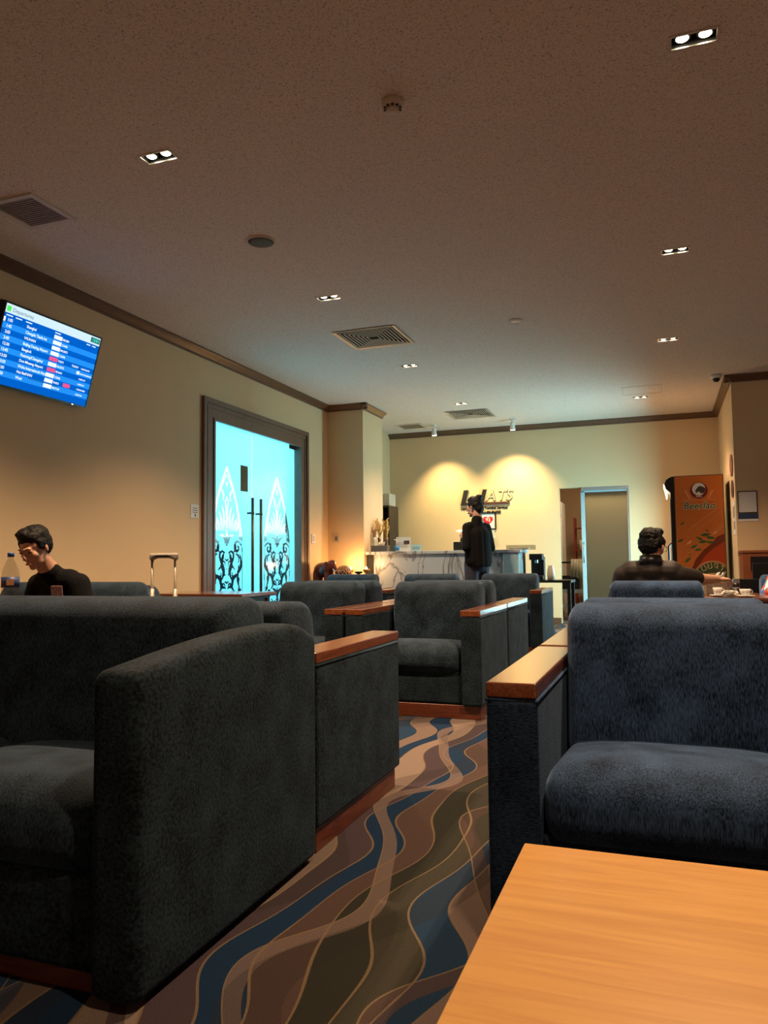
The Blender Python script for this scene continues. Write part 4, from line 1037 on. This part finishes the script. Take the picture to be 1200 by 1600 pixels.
    prism(bm, pts, d-.02, 'y', .01); obj('header', bm, M['black'], t, bevel=.004)
    bm = bmesh.new(); prism(bm, [(-.09, 1.80), (-.11, 1.90), (-.125, 1.96), (-.118, 1.96), (-.10, 1.90), (-.078, 1.81)], d-.04, 'y', .02); obj('lit_header_edge', bm, emis('header_glow', (1, .85, .5), 1.2), t)
cooler()

# ------------------------------------------------------------------ right wall things
def poster():
    t = thing('wall_poster', 'framed white poster with a blue strip below, on the right wall', 'poster', (.945, YR, 1.64))
    obj('frame', BX((-.105, -.012, -.13), (.105, 0, -.12), (-.105, -.012, .12), (.105, 0, .13), (-.105, -.012, -.12), (-.096, 0, .12), (.096, -.012, -.12), (.105, 0, .12)), M['black'], t)
    obj('sheet', BX((-.096, -.006, -.12), (.096, -.001, .12)), M['paper'], t)
    obj('blue_strip', BX((-.105, -.005, -.20), (.11, -.001, -.137)), plain('navy_print', (.02, .05, .12), .5, var=.6, vscale=20), t)
    obj('white_margin', BX((-.105, -.005, -.225), (.11, -.001, -.20)), M['paper'], t)
poster()
def side_posters():
    for k, (z0, z1, y0, y1, c, lab) in enumerate(((1.98, 2.25, 10.0, 10.35, (.25, .08, .07), 'dark red round plaque on the narrow return wall beside the cooler, upper'), (1.72, 1.93, 10.0, 10.3, (.16, .06, .05), 'dark red plaque on the return wall beside the cooler, lower'))):
        bm = bmesh.new(); n = 24; cy, cz = (y0+y1)/2, (z0+z1)/2
        prism(bm, [(cy+(y1-y0)/2*math.cos(2*PI*i/n), cz+(z1-z0)/2*math.sin(2*PI*i/n)) for i in range(n)], -.012, 'x', XR)
        tag(obj('wall_plaque', bm, cm('plaque%d' % k, c)), lab, 'plaque')
    t = thing('notice_sheet', 'long white printed sheet on the narrow return wall beside the cooler', 'notice', (XR, 10.1, 1.45))
    obj('sheet', BX((-.004, -.12, -.18), (0, .12, .22)), M['paper'], t)
    obj('printing', BX((-.006, -.08, .02), (-.004, .08, .16), (-.006, -.08, -.12), (-.004, .06, -.02)), cm('print_grey', (.25, .22, .22)), t)
side_posters()
def wood_cabinet():
    t = thing('sideboard', 'reddish wooden sideboard against the right wall', 'sideboard', (1.75, 9.62, 0))
    mw = wood_mat('red_brown_laminate', (.20, .055, .018), (.26, .075, .026), .4, (20, 20, 2))
    obj('body', BX((-.92, -.2, 0), (.92, .22, 1.04)), mw, t, bevel=.004)
    obj('top', BX((-.93, -.21, 1.04), (.93, .22, 1.07)), mw, t, bevel=.004)
    for i in range(3):
        x = -.9+.6*i; dd = obj('door', BX((x+.01, -.218, .05), (x+.59, -.2, .78)), mw, t, bevel=.003)
        bm = bmesh.new(); cyl(bm, (x+.53, -.24, .45), (x+.53, -.24, .57), .006); obj('handle', bm, M['metal'], dd)
    obj('inset_panel', BX((-.84, -.206, .84), (.7, -.199, 1.0)), M['black'], t)
wood_cabinet()
tag(obj('dark_screen', BX((-.12, -.02, 0), (.10, .02, .17)), M['black'], loc=(1.02, 9.17, .76), bevel=.005), 'small black box before the red sideboard', 'box')
tag(obj('low_shelf', BX((-.3, -.15, 0), (.5, .15, .76)), M['black'], loc=(1.05, 9.15, 0), bevel=.005), 'low black shelf unit in front of the red sideboard', 'shelf')

def plates():
    for (y, z, lab, w) in ((9.14, 1.30, 'white light switch plate on left wall right of the door', .05),):
        t = thing('light_switch', lab, 'switch', (XL, y, z)); obj('plate', BX((0, -w, -.06), (.012, w, .06)), M['white'], t, bevel=.003); obj('rocker', BX((.012, -.025, -.035), (.017, .025, .035)), M['cream'], t)
    t = thing('key_reader', 'small grey access reader on the column face', 'switch', (-4.20, 9.62, 1.31)); obj('plate', BX((-.04, -.014, -.05), (.04, 0, .05)), M['alu'], t, bevel=.003); obj('window', BX((-.022, -.017, -.03), (.022, -.014, .03)), M['grey'], t)
    t = thing('wall_notice', 'small white notice on the left wall beside the glass door', 'notice', (XL, 6.43, 1.50))
    obj('sheet', BX((0, -.075, -.065), (.006, .06, .07)), M['paper'], t)
    obj('printing', BX((.006, -.045, .03), (.0072, .035, .036), (.006, -.05, .01), (.0072, .04, .016), (.006, -.045, -.01), (.0072, .035, -.004), (.006, -.012, -.05), (.0072, .006, -.022)), M['black'], t)
plates()

# ------------------------------------------------------------------ departures screen
def tv():
    # panel leans forward: local x runs along the wall (+Y world), local z up, local -y towards room (+X world)
    t = thing('departures_screen', 'tilted wall-mounted screen listing flight departures in blue', 'screen', (XL+.055, 3.885, 2.225), 0)
    t.rotation_euler = Euler((R(0), R(0), R(90)))
    w, h = .945, .575
    tilt = bpy.data.objects  # (unused)
    ang = R(15.5)
    T = Matrix.Rotation(ang, 4, 'X')
    def put(name, bm, mat, par, k=0):
        bmesh.ops.transform(bm, matrix=T, verts=bm.verts); return obj(name, bm, mat, par)
    put('casing', BX((0, 0, 0), (w, .05, h)), M['black'], t)
    s = put('bezel', BX((0, -.006, 0), (w, 0, .014), (0, -.006, h-.012), (w, 0, h), (0, -.006, .014), (.011, 0, h-.012), (w-.011, -.006, .014), (w, 0, h-.012)), M['black'], t)
    ps = bmesh.new(); merge(ps, BX((w*.62+.2, -.0075, .004), (w*.62+.214, -.006, .009)), None); put('power_light', ps, emis('white_led', (.8, .9, 1), 2), s)
    K = .44
    E1, E2 = emis('screen_blue', (.0, .10, .50), K), emis('screen_light_blue', (.015, .24, .78), K)
    EW, EG, ER, EH = emis('screen_white', (.75, .85, .95), K), emis('screen_green', (.08, .7, .1), K), emis('screen_red', (.75, .08, .25), K), emis('screen_header', (.55, .72, .80), K)
    EK = emis('screen_dark', (.01, .12, .14), K)
    bm = bmesh.new(); x0, x1 = .012, w-.012; zt = h-.013; zb = .015; hd = .062
    def q(a, b, c, d, mi, dep=0): box(bm, (a, -.0012-dep, c), (b, -.0002-dep, d), mi)
    q(x0, x1, zt-hd, zt, 3); q(x0, x1, zt-hd-.025, zt-hd, 0)
    zr = zt-hd-.025; rh = .0405
    for i in range(10): q(x0, x1, zr-rh*(i+1), zr-rh*i, (0, 1)[i % 2])
    q(x0, x1, zb, zr-rh*10, 0)
    q(x0+.012, x0+.047, zt-.05, zt-.014, 4, .001)
    q(x1-.10, x1-.004, zt-.048, zt-.010, 5, .001)
    q(.012, .03, zr-rh*.9, zr-rh*.1, 2, .001)
    rows = [('1:05', 'Shanghai', 2, 'MU284', '', ''), ('1:45', 'Chengdu Tianfu Int', 2, 'CA426', '', ''), ('2:05', 'WUHAN', 2, 'MU2072', '', ''), ('2:40', 'Beijing Daxing Airport', 2, 'CA696', '', ''), ('12:30', 'Bangkok', 6, 'TG571', 'TODAY', 'CODE SHARE'),
            ('13:45', 'Kunming/Changshui', 2, 'MU2572', '', 'NOW BOARDING'), ('13:50', 'Don Mueang Airport', 6, 'FD1041', '', 'CHECK IN'), ('13:50', 'Wuhu International Airport', 2, 'CZ606', '', 'CHECK IN'), ('14:30', 'Noi Bai/HAN', 2, 'VN921', '', 'CODE SHARE'), ('15:50', 'Wuxi', 2, 'MU7124', '', 'CHECK IN')]
    tb = bmesh.new()
    def tx(s, x, z, size, bold=.0004): merge(tb, text_bm(s, size, .0003, bold, spacing=.92), Matrix.Translation((x, -.0028, z)) @ FRONT)
    for i, (a, b, c, d, e, f) in enumerate(rows):
        z = zr-rh*(i+1)+.011
        tx(a, .045, z, .030); tx(b, .215, z, .028)
        q(.475, .555, zr-rh*(i+1)+.006, zr-rh*i-.006, 2 if c == 2 else 6, .001); tx(d, .56, z, .022)
        if e: tx(e, .70, z, .022)
        if f: tx(f, .800, z, .0165)
    q(.66, .73, zr-rh*9+.006, zr-rh*8-.006, 6, .001)
    q(.765, .795, zr-rh*6+.008, zr-rh*5-.008, 2, .001)
    for x in (.03, .11, .20, .475, .80, .86): q(x, x+.055 if x < .8 else x+.04, zr+.006, zr+.013, 2, .001)
    sc = put('screen_panel', bm, [E1, E2, EW, EH, EG, EK, ER], t)
    put('screen_text', tb, EW, sc)
    hb = bmesh.new(); merge(hb, text_bm('Departures', .040, .0003), Matrix.Translation((x0+.06, -.0028, zt-.046)) @ FRONT); put('header_text', hb, emis('screen_grey', (.12, .2, .25), K), sc)
    hb = bmesh.new(); merge(hb, text_bm('13:01', .034, .0003, .0005), Matrix.Translation((x1-.088, -.0030, zt-.040)) @ FRONT); put('clock_text', hb, emis('screen_teal', (.1, .75, .45), K), sc)
    obj('wall_bracket', BX((w*.35, -.03, .10), (w*.65, .052, .36)), M['black'], t)
tv()

# ------------------------------------------------------------------ people
def head_prims(): 
    P = [('e', (0, -.012, .030), (.072, .090, .083)), ('e', (0, .022, -.030), (.057, .064, .075)), ('e', (0, .060, -.094), (.024, .020, .018)),
         ('c', (0, .088, .006), (0, .104, -.028), .008, .012), ('e', (.011, .094, -.032), (.009, .010, .008)), ('e', (-.011, .094, -.032), (.009, .010, .008)),
         ('e', (0, .080, .022), (.044, .014, .010)), ('e', (0, .084, -.060), (.020, .010, .006)), ('e', (0, .082, -.069), (.017, .010, .006)),
         ('c', (0, -.015, -.060), (0, -.045, -.175), .050, .054)]
    for s in (-1, 1):
        P += [('e', (s*.036, .054, -.022), (.021, .022, .022)), ('e', (s*.038, .020, -.068), (.015, .036, .022)), ('e', (s*.074, -.006, -.008), (.008, .015, .026), (0, 0, s*-.35)), ('e', (s*.030, .078, .004), (.014, .010, .009))]
    return P
def hair_prims(style='short'):
    P = [('e', (0, -.020, .062), (.078, .094, .066)), ('e', (0, -.052, .010), (.074, .058, .080)), ('e', (0, .036, .083), (.060, .036, .028)), ('e', (.02, .02, .10), (.05, .05, .026))]
    for s in (-1, 1): P += [('e', (s*.062, -.012, .030), (.018, .055, .045)), ('e', (s*.070, .022, .030), (.008, .018, .030))]
    if style == 'bun': P += [('e', (0, -.075, .10), (.045, .045, .035)), ('e', (0, -.07, -.03), (.062, .05, .06)), ('e', (0, .005, .10), (.06, .05, .03))]
    return P
def hand(origin, fwd, palm_n, side, curl=.5, scale=1.0):
    """palm, five unequal bent fingers and a side thumb as capsule chains; fwd = wrist to knuckles, palm_n = palm facing"""
    f = Vector(fwd).normalized(); n = Vector(palm_n); n = (n-f*n.dot(f)).normalized(); s = f.cross(n)*side; o = Vector(origin); P = []
    k = scale
    for i, u in enumerate((-.027, -.009, .009, .026)):
        P.append(('c', o+s*u*.6*k, o+f*.078*k+s*u*k, .016*k, .0125*k))
    for i, (u, L_) in enumerate(zip((.028, .0095, -.009, -.026), (.072, .082, .076, .058))):
        p = o+f*.08*k+s*u*k; a = .25*curl
        for j, part in enumerate((.45, .32, .23)):
            a += curl*(.55, .75, .5)[j]
            d = f*math.cos(a)+n*math.sin(a); q = p+d*L_*part*k
            P.append(('c', p, q, (.0092, .0082, .0074)[j]*k, (.0082, .0074, .0065)[j]*k)); p = q
    p = o+f*.018*k+s*.026*k; d = (s*.75+f*.6+n*.35).normalized(); q = p+d*.040*k
    P.append(('c', p, q, .014*k, .0105*k)); d2 = (s*.25+f*.85+n*.5*curl).normalized(); r_ = q+d2*.032*k
    P.append(('c', q, r_, .0105*k, .0095*k)); P.append(('c', r_, r_+(f*.8+n*.5*curl).normalized()*.024*k, .0095*k, .008*k))
    return P
def xf(prims, T):
    out = []
    q = T.to_quaternion()
    for p in prims:
        if p[0] == 'c': out.append(('c', T @ Vector(p[1]), T @ Vector(p[2]), p[3], p[4]))
        else:
            e = Euler(p[3]).to_quaternion() if len(p) > 3 else Euler((0, 0, 0)).to_quaternion()
            out.append(('e', T @ Vector(p[1]), p[2], (q @ e).to_euler()))
    return out
def face_bits(t, body, HT, lipm=None):
    for s in (-1, 1):
        bm = bmesh.new(); ellip(bm, (s*.030, .085, .003), (.012, .004, .0036)); bmesh.ops.transform(bm, matrix=HT, verts=bm.verts); obj('eye', bm, M['eye'], t, smooth=True)
        bm = bmesh.new(); tube(bm, [(s*.014, .0945, .022), (s*.030, .0935, .028), (s*.048, .080, .022)], [.002, .0026, .001], 6); bmesh.ops.transform(bm, matrix=HT, verts=bm.verts); obj('eyebrow', bm, M['hair'], t, smooth=True)
    bm = bmesh.new(); ellip(bm, (0, .0905, -.0645), (.021, .0055, .0055)); bmesh.ops.transform(bm, matrix=HT, verts=bm.verts); obj('lips', bm, M['lip'], t, smooth=True)

def seated_man_left():
    t = thing('person', 'young person in a black printed t-shirt sitting and looking down at the left', 'person', (-3.385, 3.78, .0), PI)
    HT = Matrix.Translation((0, .345, 1.085)) @ Euler((R(-24), R(3), R(4))).to_matrix().to_4x4()
    B = xf(head_prims(), HT)
    B += [('e', (0, .02, .56), (.155, .12, .12)), ('e', (0, .10, .74), (.15, .10, .16)), ('c', (0, .185, .93), (0, .28, 1.0), .052, .05)]
    for s in (-1, 1):
        B += [('c', (s*.148, .155, .865), (s*.215, .17, .63), .05, .04), ('c', (s*.215, .17, .63), (s*.12, .38, .66), .038, .028),
              ('c', (s*.09, .02, .53), (s*.12, .46, .52), .08, .058), ('c', (s*.12, .46, .52), (s*.12, .43, .12), .055, .04), ('c', (s*.12, .42, .05), (s*.12, .58, .035), .04, .034)]
        B += hand((s*.115, .39, .665), (-s*.5, .7, .1), (0, 0, -1), -s, .6)
    blob('body', B, M['skin'], t, .006, 6)
    blob('hair', xf(hair_prims(), HT), M['hair'], t, .005, 2, disp=.006)
    face_bits(t, None, HT)
    S = [('e', (0, .03, .60), (.175, .14, .14)), ('e', (0, .12, .78), (.165, .118, .17)), ('c', (-.09, .165, .895), (.09, .165, .895), .068, .068), ('c', (0, .17, .90), (0, .235, .95), .072, .062)]
    for s in (-1, 1): S += [('c', (s*.148, .155, .87), (s*.205, .165, .70), .068, .060)]
    sh = blob('t_shirt', S, M['tee'], t, .008, 4)
    L_ = []
    for s in (-1, 1): L_ += [('c', (s*.09, .0, .53), (s*.12, .46, .525), .095, .072), ('c', (s*.12, .46, .525), (s*.12, .43, .12), .068, .055)]
    blob('trousers', L_+[('e', (0, 0, .52), (.17, .13, .10))], cm('dark_denim', (.02, .022, .03)), t, .012, 4)
    bm = bmesh.new(); box(bm, (-.035, -.003, -.035), (.035, .003, .035)); obj('chest_print', bm, plain('pink_grey_print', (.35, .22, .25), .7, var=.8, vscale=60), sh, loc=(-.07, .245, .83), rot=(R(-10), 0, R(12)))
    for s in (-1, 1):
        bm = rbox((s*.12-.045, .38, 0), (s*.12+.045, .64, .075), .03, 3); obj('shoe', bm, M['black'], t, smooth=True)
seated_man_left()
bm = rbox((-.17, -.10, 0), (.17, .11, .16), .07, 6); tag(obj('backpack', bm, cm('olive_canvas', (.07, .052, .035), rough=.9), smooth=True, loc=(-3.30, 3.42, .615), rot=(0, .06, .1)), 'olive brown bag on the lap of the young person at the left', 'bag')

def seated_man_back():
    t = thing('person', 'person in a dark polo shirt seen from behind, reaching right to a cup', 'person', (-.085, 5.72, .0), 0)
    HT = Matrix.Translation((.01, -.02, 1.068)) @ Matrix.Scale(1.10, 4) @ Euler((R(-8), R(0), R(-22))).to_matrix().to_4x4()
    B = xf(head_prims(), HT)
    E_ = (.335, .20, .835); Wr = (.445, .375, .83)
    B += [('e', (0, .04, .55), (.16, .13, .12)), ('e', (0, .0, .74), (.17, .11, .17)), ('c', (0, -.05, .88), (0, -.05, .99), .058, .062)]
    B += [('c', (.175, -.03, .865), E_, .055, .045), ('c', E_, Wr, .043, .03), ('c', (-.18, -.03, .865), (-.26, .02, .63), .055, .043), ('c', (-.26, .02, .63), (-.20, .26, .66), .04, .03)]
    B += hand(Wr, (.75, .45, .0), (.0, .15, -1), 1, .9, 1.05)
    B += hand((-.20, .27, .66), (.1, 1, 0), (0, 0, -1), -1, .5)
    for s in (-1, 1): B += [('c', (s*.10, .04, .52), (s*.13, .44, .52), .085, .06), ('c', (s*.13, .44, .52), (s*.13, .42, .1), .055, .042), ('c', (s*.13, .42, .05), (s*.13, .58, .035), .04, .034)]
    blob('body', B, M['skin'], t, .006, 6)
    blob('hair', xf(hair_prims(), HT), M['hair'], t, .005, 2, disp=.008)
    face_bits(t, None, HT)
    S = [('e', (0, .03, .58), (.18, .15, .14)), ('e', (0, -.01, .76), (.20, .14, .18)), ('c', (0, -.055, .90), (0, -.055, .955), .10, .080), ('c', (-.13, -.03, .89), (.13, -.03, .89), .085, .085), ('c', (-.18, -.03, .865), (-.235, .0, .70), .078, .066), ('c', (.17, -.03, .865), (.29, .13, .845), .076, .064)]
    sh = blob('polo_shirt', S, M['polo'], t, .008, 12)
    bm = bmesh.new(); lathe(bm, [(.088, -.02), (.078, .02), (.073, .048), (.069, .048), (.072, 0)], 24); obj('collar', bm, M['black'], sh, smooth=True, loc=(0, -.052, .955), rot=(R(-10), 0, 0))
    bm = bmesh.new(); prism(bm, [(-.02, 0), (0, .008), (.02, .004), (.0, -.006)], .002, 'y', 0); obj('back_logo', bm, M['white'], sh, loc=(-.03, -.125, .90), rot=(R(-20), 0, 0))
    L_ = []
    for s in (-1, 1): L_ += [('c', (s*.10, .02, .53), (s*.13, .44, .525), .10, .075), ('c', (s*.13, .44, .525), (s*.13, .42, .12), .068, .055)]
    blob('trousers', L_+[('e', (0, .02, .52), (.18, .14, .10))], M['black'], t, .012, 4)
    for s in (-1, 1): obj('shoe', rbox((s*.13-.045, .38, 0), (s*.13+.045, .65, .075), .03, 3), M['black'], t, smooth=True)
    bm = bmesh.new()
    for s in (-1, 1):
        tube(bm, [(s*.075, -.01, .005), (s*.074, .05, .005), (s*.06, .095, .003)], .002, 6)
        tube(bm, [(s*.035+.024*math.cos(2*PI*k/14), .104, .0+.018*math.sin(2*PI*k/14)) for k in range(15)], .002, 5)
    bmesh.ops.transform(bm, matrix=HT, verts=bm.verts); obj('glasses', bm, M['black'], t, smooth=True)
seated_man_back()

def woman():
    t = thing('person', 'standing person with pinned up hair in a black blazer, holding papers at the counter', 'person', (-2.13, 9.12, 0), R(52))
    HT = Matrix.Translation((0, .03, 1.645)) @ Matrix.Scale(1.07, 4) @ Euler((R(-6), 0, R(18))).to_matrix().to_4x4()
    B = xf(head_prims(), HT)
    B += [('c', (0, -.01, 1.42), (0, .0, 1.55), .05, .046), ('e', (0, -.01, 1.28), (.14, .09, .17)), ('e', (0, -.01, .98), (.15, .10, .14))]
    for s in (-1, 1):
        B += [('c', (s*.155, -.01, 1.40), (s*.20, -.04, 1.14), .046, .036), ('c', (s*.20, -.04, 1.14), (s*.05, .20, 1.27), .034, .024),
              ('c', (s*.08, 0, .95), (s*.085, .01, .50), .082, .055), ('c', (s*.085, .01, .50), (s*.085, -.01, .10), .052, .036), ('c', (s*.085, -.01, .05), (s*.085, .13, .03), .034, .028)]
        B += hand((s*.05, .20, 1.27), (-s*.25, .9, .25), (-s, .2, .3), s, .6, .92)
    blob('body', B, M['skind'], t, .006, 5)
    blob('hair', xf(hair_prims('bun'), HT), M['hair'], t, .006, 2, disp=.004)
    face_bits(t, None, HT)
    S = [('c', (-.115, -.01, 1.40), (.115, -.01, 1.40), .060, .060), ('e', (0, -.015, 1.27), (.165, .115, .19)), ('c', (0, -.02, 1.38), (0, -.018, 1.475), .080, .072)]
    for s in (-1, 1): S += [('c', (s*.085, -.02, 1.30), (s*.080, -.03, .98), .090, .105), ('c', (s*.03, -.025, 1.30), (s*.03, -.03, .94), .115, .13), ('c', (s*.15, -.01, 1.39), (s*.195, -.045, 1.14), .060, .050), ('c', (s*.195, -.045, 1.14), (s*.085, .15, 1.24), .05, .042)]
    blob('blazer', S, M['blazer'], t, .009, 12, clip=[((0, 0, .93), (.0, .12, -1))])
    L_ = [('e', (0, -.01, .95), (.165, .12, .12))]
    for s in (-1, 1): L_ += [('c', (s*.08, 0, .95), (s*.085, .01, .50), .095, .07), ('c', (s*.085, .01, .50), (s*.085, -.01, .10), .068, .058)]
    blob('trousers', L_, M['trousers'], t, .012, 4)
    for s in (-1, 1): obj('shoe', rbox((s*.085-.04, -.06, 0), (s*.085+.04, .18, .06), .025, 3), M['black'], t, smooth=True)
    bm = bmesh.new(); box(bm, (-.035, -.05, 0), (.035, .05, .003)); tag(obj('paper_slip', bm, M['paper'], loc=(-2.395, 9.335, 1.362), rot=(R(12), R(-14), R(40))), 'small white papers held in the hands of the standing person', 'papers')
woman()

def right_person():
    t = thing('person', 'person in black vest and bright patterned sleeve cropped by the right edge', 'person', (1.04, 6.95, 0), PI)
    HT = Matrix.Translation((0, .12, 1.13)) @ Euler((R(-12), 0, 0)).to_matrix().to_4x4()
    B = xf(head_prims(), HT)+[('e', (0, -.02, .56), (.16, .12, .12)), ('e', (0, .02, .75), (.15, .1, .17)), ('c', (0, .04, .90), (0, .08, 1.02), .056, .05)]
    for s in (-1, 1):
        B += [('c', (s*.17, .03, .89), (s*.265, .12, .69), .048, .04), ('c', (s*.265, .12, .69), (s*.20, .36, .735), .036, .027), ('c', (s*.1, 0, .53), (s*.12, .42, .52), .08, .058), ('c', (s*.12, .42, .52), (s*.12, .40, .1), .052, .04), ('c', (s*.12, .4, .05), (s*.12, .55, .035), .04, .033)]
        B += hand((s*.20, .37, .735), (-s*.3, 1, -.05), (0, 0, -1), -s, .5, .95)
    blob('body', B, M['skin'], t, .007, 3)
    blob('hair', xf(hair_prims(), HT), M['hair'], t, .006, 2, disp=.005)
    face_bits(t, None, HT)
    m, N, L, Bs = newmat('bright_patterned_cloth'); tc = N.new('ShaderNodeTexCoord'); vo = N.new('ShaderNodeTexVoronoi'); vo.inputs['Scale'].default_value = 22
    L.new(tc.outputs['Object'], vo.inputs['Vector']); cr = N.new('ShaderNodeValToRGB'); cr.color_ramp.interpolation = 'CONSTANT'
    cols = [(.8, .8, .8), (.7, .06, .05), (.8, .8, .8), (.2, .45, .1), (.75, .75, .78), (.06, .15, .4)]
    while len(cr.color_ramp.elements) < 6: cr.color_ramp.elements.new(.5)
    for i, c in enumerate(cols): cr.color_ramp.elements[i].position = i/6; cr.color_ramp.elements[i].color = (*c, 1)
    sx = N.new('ShaderNodeSeparateColor'); L.new(vo.outputs['Color'], sx.inputs[0]); L.new(sx.outputs[0], cr.inputs[0]); L.new(cr.outputs[0], Bs.inputs['Base Color']); Bs.inputs['Roughness'].default_value = .8
    for s in (-1, 1): blob('sleeve', [('c', (s*.15, .03, .90), (s*.265, .12, .69), .068, .058), ('c', (s*.265, .12, .69), (s*.225, .28, .725), .056, .046)], m, t, .009, 3)
    blob('vest', [('e', (0, .0, .60), (.18, .145, .15)), ('e', (0, .03, .78), (.185, .13, .17)), ('c', (-.11, .03, .90), (.11, .03, .90), .07, .07)], M['tee'], t, .01, 4)
    blob('trousers', [('c', (s*.1, 0, .53), (s*.12, .42, .525), .095, .072) for s in (-1, 1)]+[('c', (s*.12, .42, .525), (s*.12, .40, .12), .066, .055) for s in (-1, 1)], M['black'], t, .012, 4)
right_person()

# ------------------------------------------------------------------ small things
coffee_table('dining_table', 'dark red wood table with cups before the person in the polo shirt', .28, 1.25, 6.145, 6.70, .695, M['cap'], M['plinth'])
def cup(x, y, z, r, h, lab, saucer=True):
    t = thing('coffee_cup', lab, 'cup', (x, y, z+.008), R(30), 'white cups on the table')
    bm = bmesh.new(); lathe(bm, [(0, 0), (r*.6, 0), (r*.62, .004), (r*.85, h*.5), (r, h), (r-.003, h), (r*.8, h*.5), (r*.55, .008), (0, .008)], 24); obj('bowl', bm, M['white'], t, smooth=True)
    bm = bmesh.new(); tube(bm, [(r*.85, 0, h*.8), (r+.018, 0, h*.78), (r+.02, 0, h*.45), (r*.75, 0, h*.3)], .003, 6); obj('handle', bm, M['white'], t, smooth=True)
    bm = bmesh.new(); lathe(bm, [(0, 0), (r*.9, 0), (r*1.7, .010), (r*1.72, .013), (r*.9, .005), (0, .005)], 28)
    tag(obj('saucer', bm, M['white'], smooth=True, loc=(x, y, z+.001)), 'white saucer under the '+('low cup by the table edge' if saucer else 'cup under the reaching hand'), 'saucer', 'saucers on the table')
cup(.557, 6.22, .695, .040, .052, 'wide white cup on a saucer near the right edge of the view')
cup(.375, 6.30, .695, .034, .060, 'white cup under the hand of the person in the polo shirt', False)
def napkin():
    from mathutils import noise
    bm = bmesh.new(); bmesh.ops.create_icosphere(bm, subdivisions=4, radius=1)
    for v in bm.verts:
        n = noise.noise(v.co*1.8+Vector((3, 1, 2)))*.5+noise.noise(v.co*4.5)*.28; v.co *= (1+n); v.co.x *= .052; v.co.y *= .035; v.co.z = max(v.co.z*.026, -.022)
    tag(obj('crumpled_napkin', bm, M['tissue'], smooth=True, loc=(.45, 6.20, .722)), 'crumpled white napkin on the table left of the wide cup', 'napkin')
napkin()
def can():
    t = thing('drinks_can', 'slim silver and black drinks can standing on the table', 'can', (.508, 6.38, .695))
    bm = bmesh.new(); lathe(bm, [(0, 0), (.022, 0), (.027, .008), (.027, .118), (.023, .130), (.024, .133), (.021, .133), (.020, .129), (0, .129)], 24); obj('body', bm, M['metal'], t, smooth=True)
    bm = bmesh.new(); lathe(bm, [(.0273, .03), (.0274, .055)], 24); lathe(bm, [(.0275, .07), (.0275, .10)], 24); obj('label', bm, M['black'], t, smooth=True)
can()
def ribbon_box():
    t = tissue_box('tissue_box', (.395, 6.56, .695), (.085, .05, .13), plain('flower_print_card', (.16, .12, .09), .6, var=.7, vscale=40), 'dark patterned tissue box at the far side of the table')
ribbon_box()
def suitcase():
    t = thing('suitcase', 'suitcase with raised silver trolley handle standing left of the aisle', 'suitcase', (-2.64, 3.62, 0))
    a = .083
    obj('shell', rbox((-.19, -.12, .05), (.19, .12, .60), .04, 5), cm('grey_shell', (.12, .11, .10), rough=.4), t, smooth=True)
    h = bmesh.new()
    for s in (-1, 1): cyl(h, (s*(a-.006), 0, .58), (s*(a-.006), 0, 1.01), .0085); cyl(h, (s*(a-.006), 0, .58), (s*(a-.006), 0, .845), .0125)
    hd = obj('trolley_handle', h, cm('silver_tube', (.42, .35, .27), metal=.5, rough=.4), t, smooth=True)
    obj('grip', rbox((-a-.008, -.016, 1.005), (a+.008, .016, 1.045), .012, 4, lambda q, hh: (q.x, q.y, q.z+(.0 if abs(q.x) > hh.x*.55 else (.012 if q.z < 0 else 0)))), cm('grey_grip', (.42, .38, .31), rough=.5), hd, smooth=True)
    for sx in (-1, 1):
        for sy in (-1, 1):
            bm = bmesh.new(); cyl(bm, (sx*.15-.012, sy*.08, .027), (sx*.15+.012, sy*.08, .027), .027); box(bm, (sx*.15-.015, sy*.08-.01, .03), (sx*.15+.015, sy*.08+.01, .07)); obj('wheel', bm, M['black'], t)
suitcase()
coffee_table('lamp_table', 'small wooden table beside the young person carrying the water bottle', -3.85, -3.10, 2.72, 3.18, .715, M['cap'], M['plinth'])
def bottle():
    t = thing('water_bottle', 'large clear plastic water bottle with blue label at the left edge', 'bottle', (-3.215, 3.10, .715))
    k = 1.0
    bm = bmesh.new(); lathe(bm, [(0, 0), (.040, 0), (.044, .012), (.042, .04), (.044, .06), (.042, .09), (.044, .11), (.043, .17), (.044, .215), (.040, .245), (.022, .29), (.014, .305), (.014, .32), (0, .32)], 28); obj('bottle', bm, M['pet'], t, smooth=True)
    bm = bmesh.new(); lathe(bm, [(.0445, .155), (.0447, .21)], 28); lb = obj('label', bm, cm('bottle_label_blue', (.02, .05, .16)), t, smooth=True)
    bm = bmesh.new(); merge(bm, BX((-.018, -.0465, .168), (.018, -.0455, .198))); obj('label_mark', bm, cm('label_tan', (.45, .22, .12)), lb, rot=(0, 0, R(45)))
    bm = bmesh.new(); lathe(bm, [(0, .336), (.016, .336), (.017, .332), (.017, .314), (.014, .314)], 20); obj('cap', bm, cm('cap_blue', (.03, .10, .35)), t, smooth=True)
bottle()
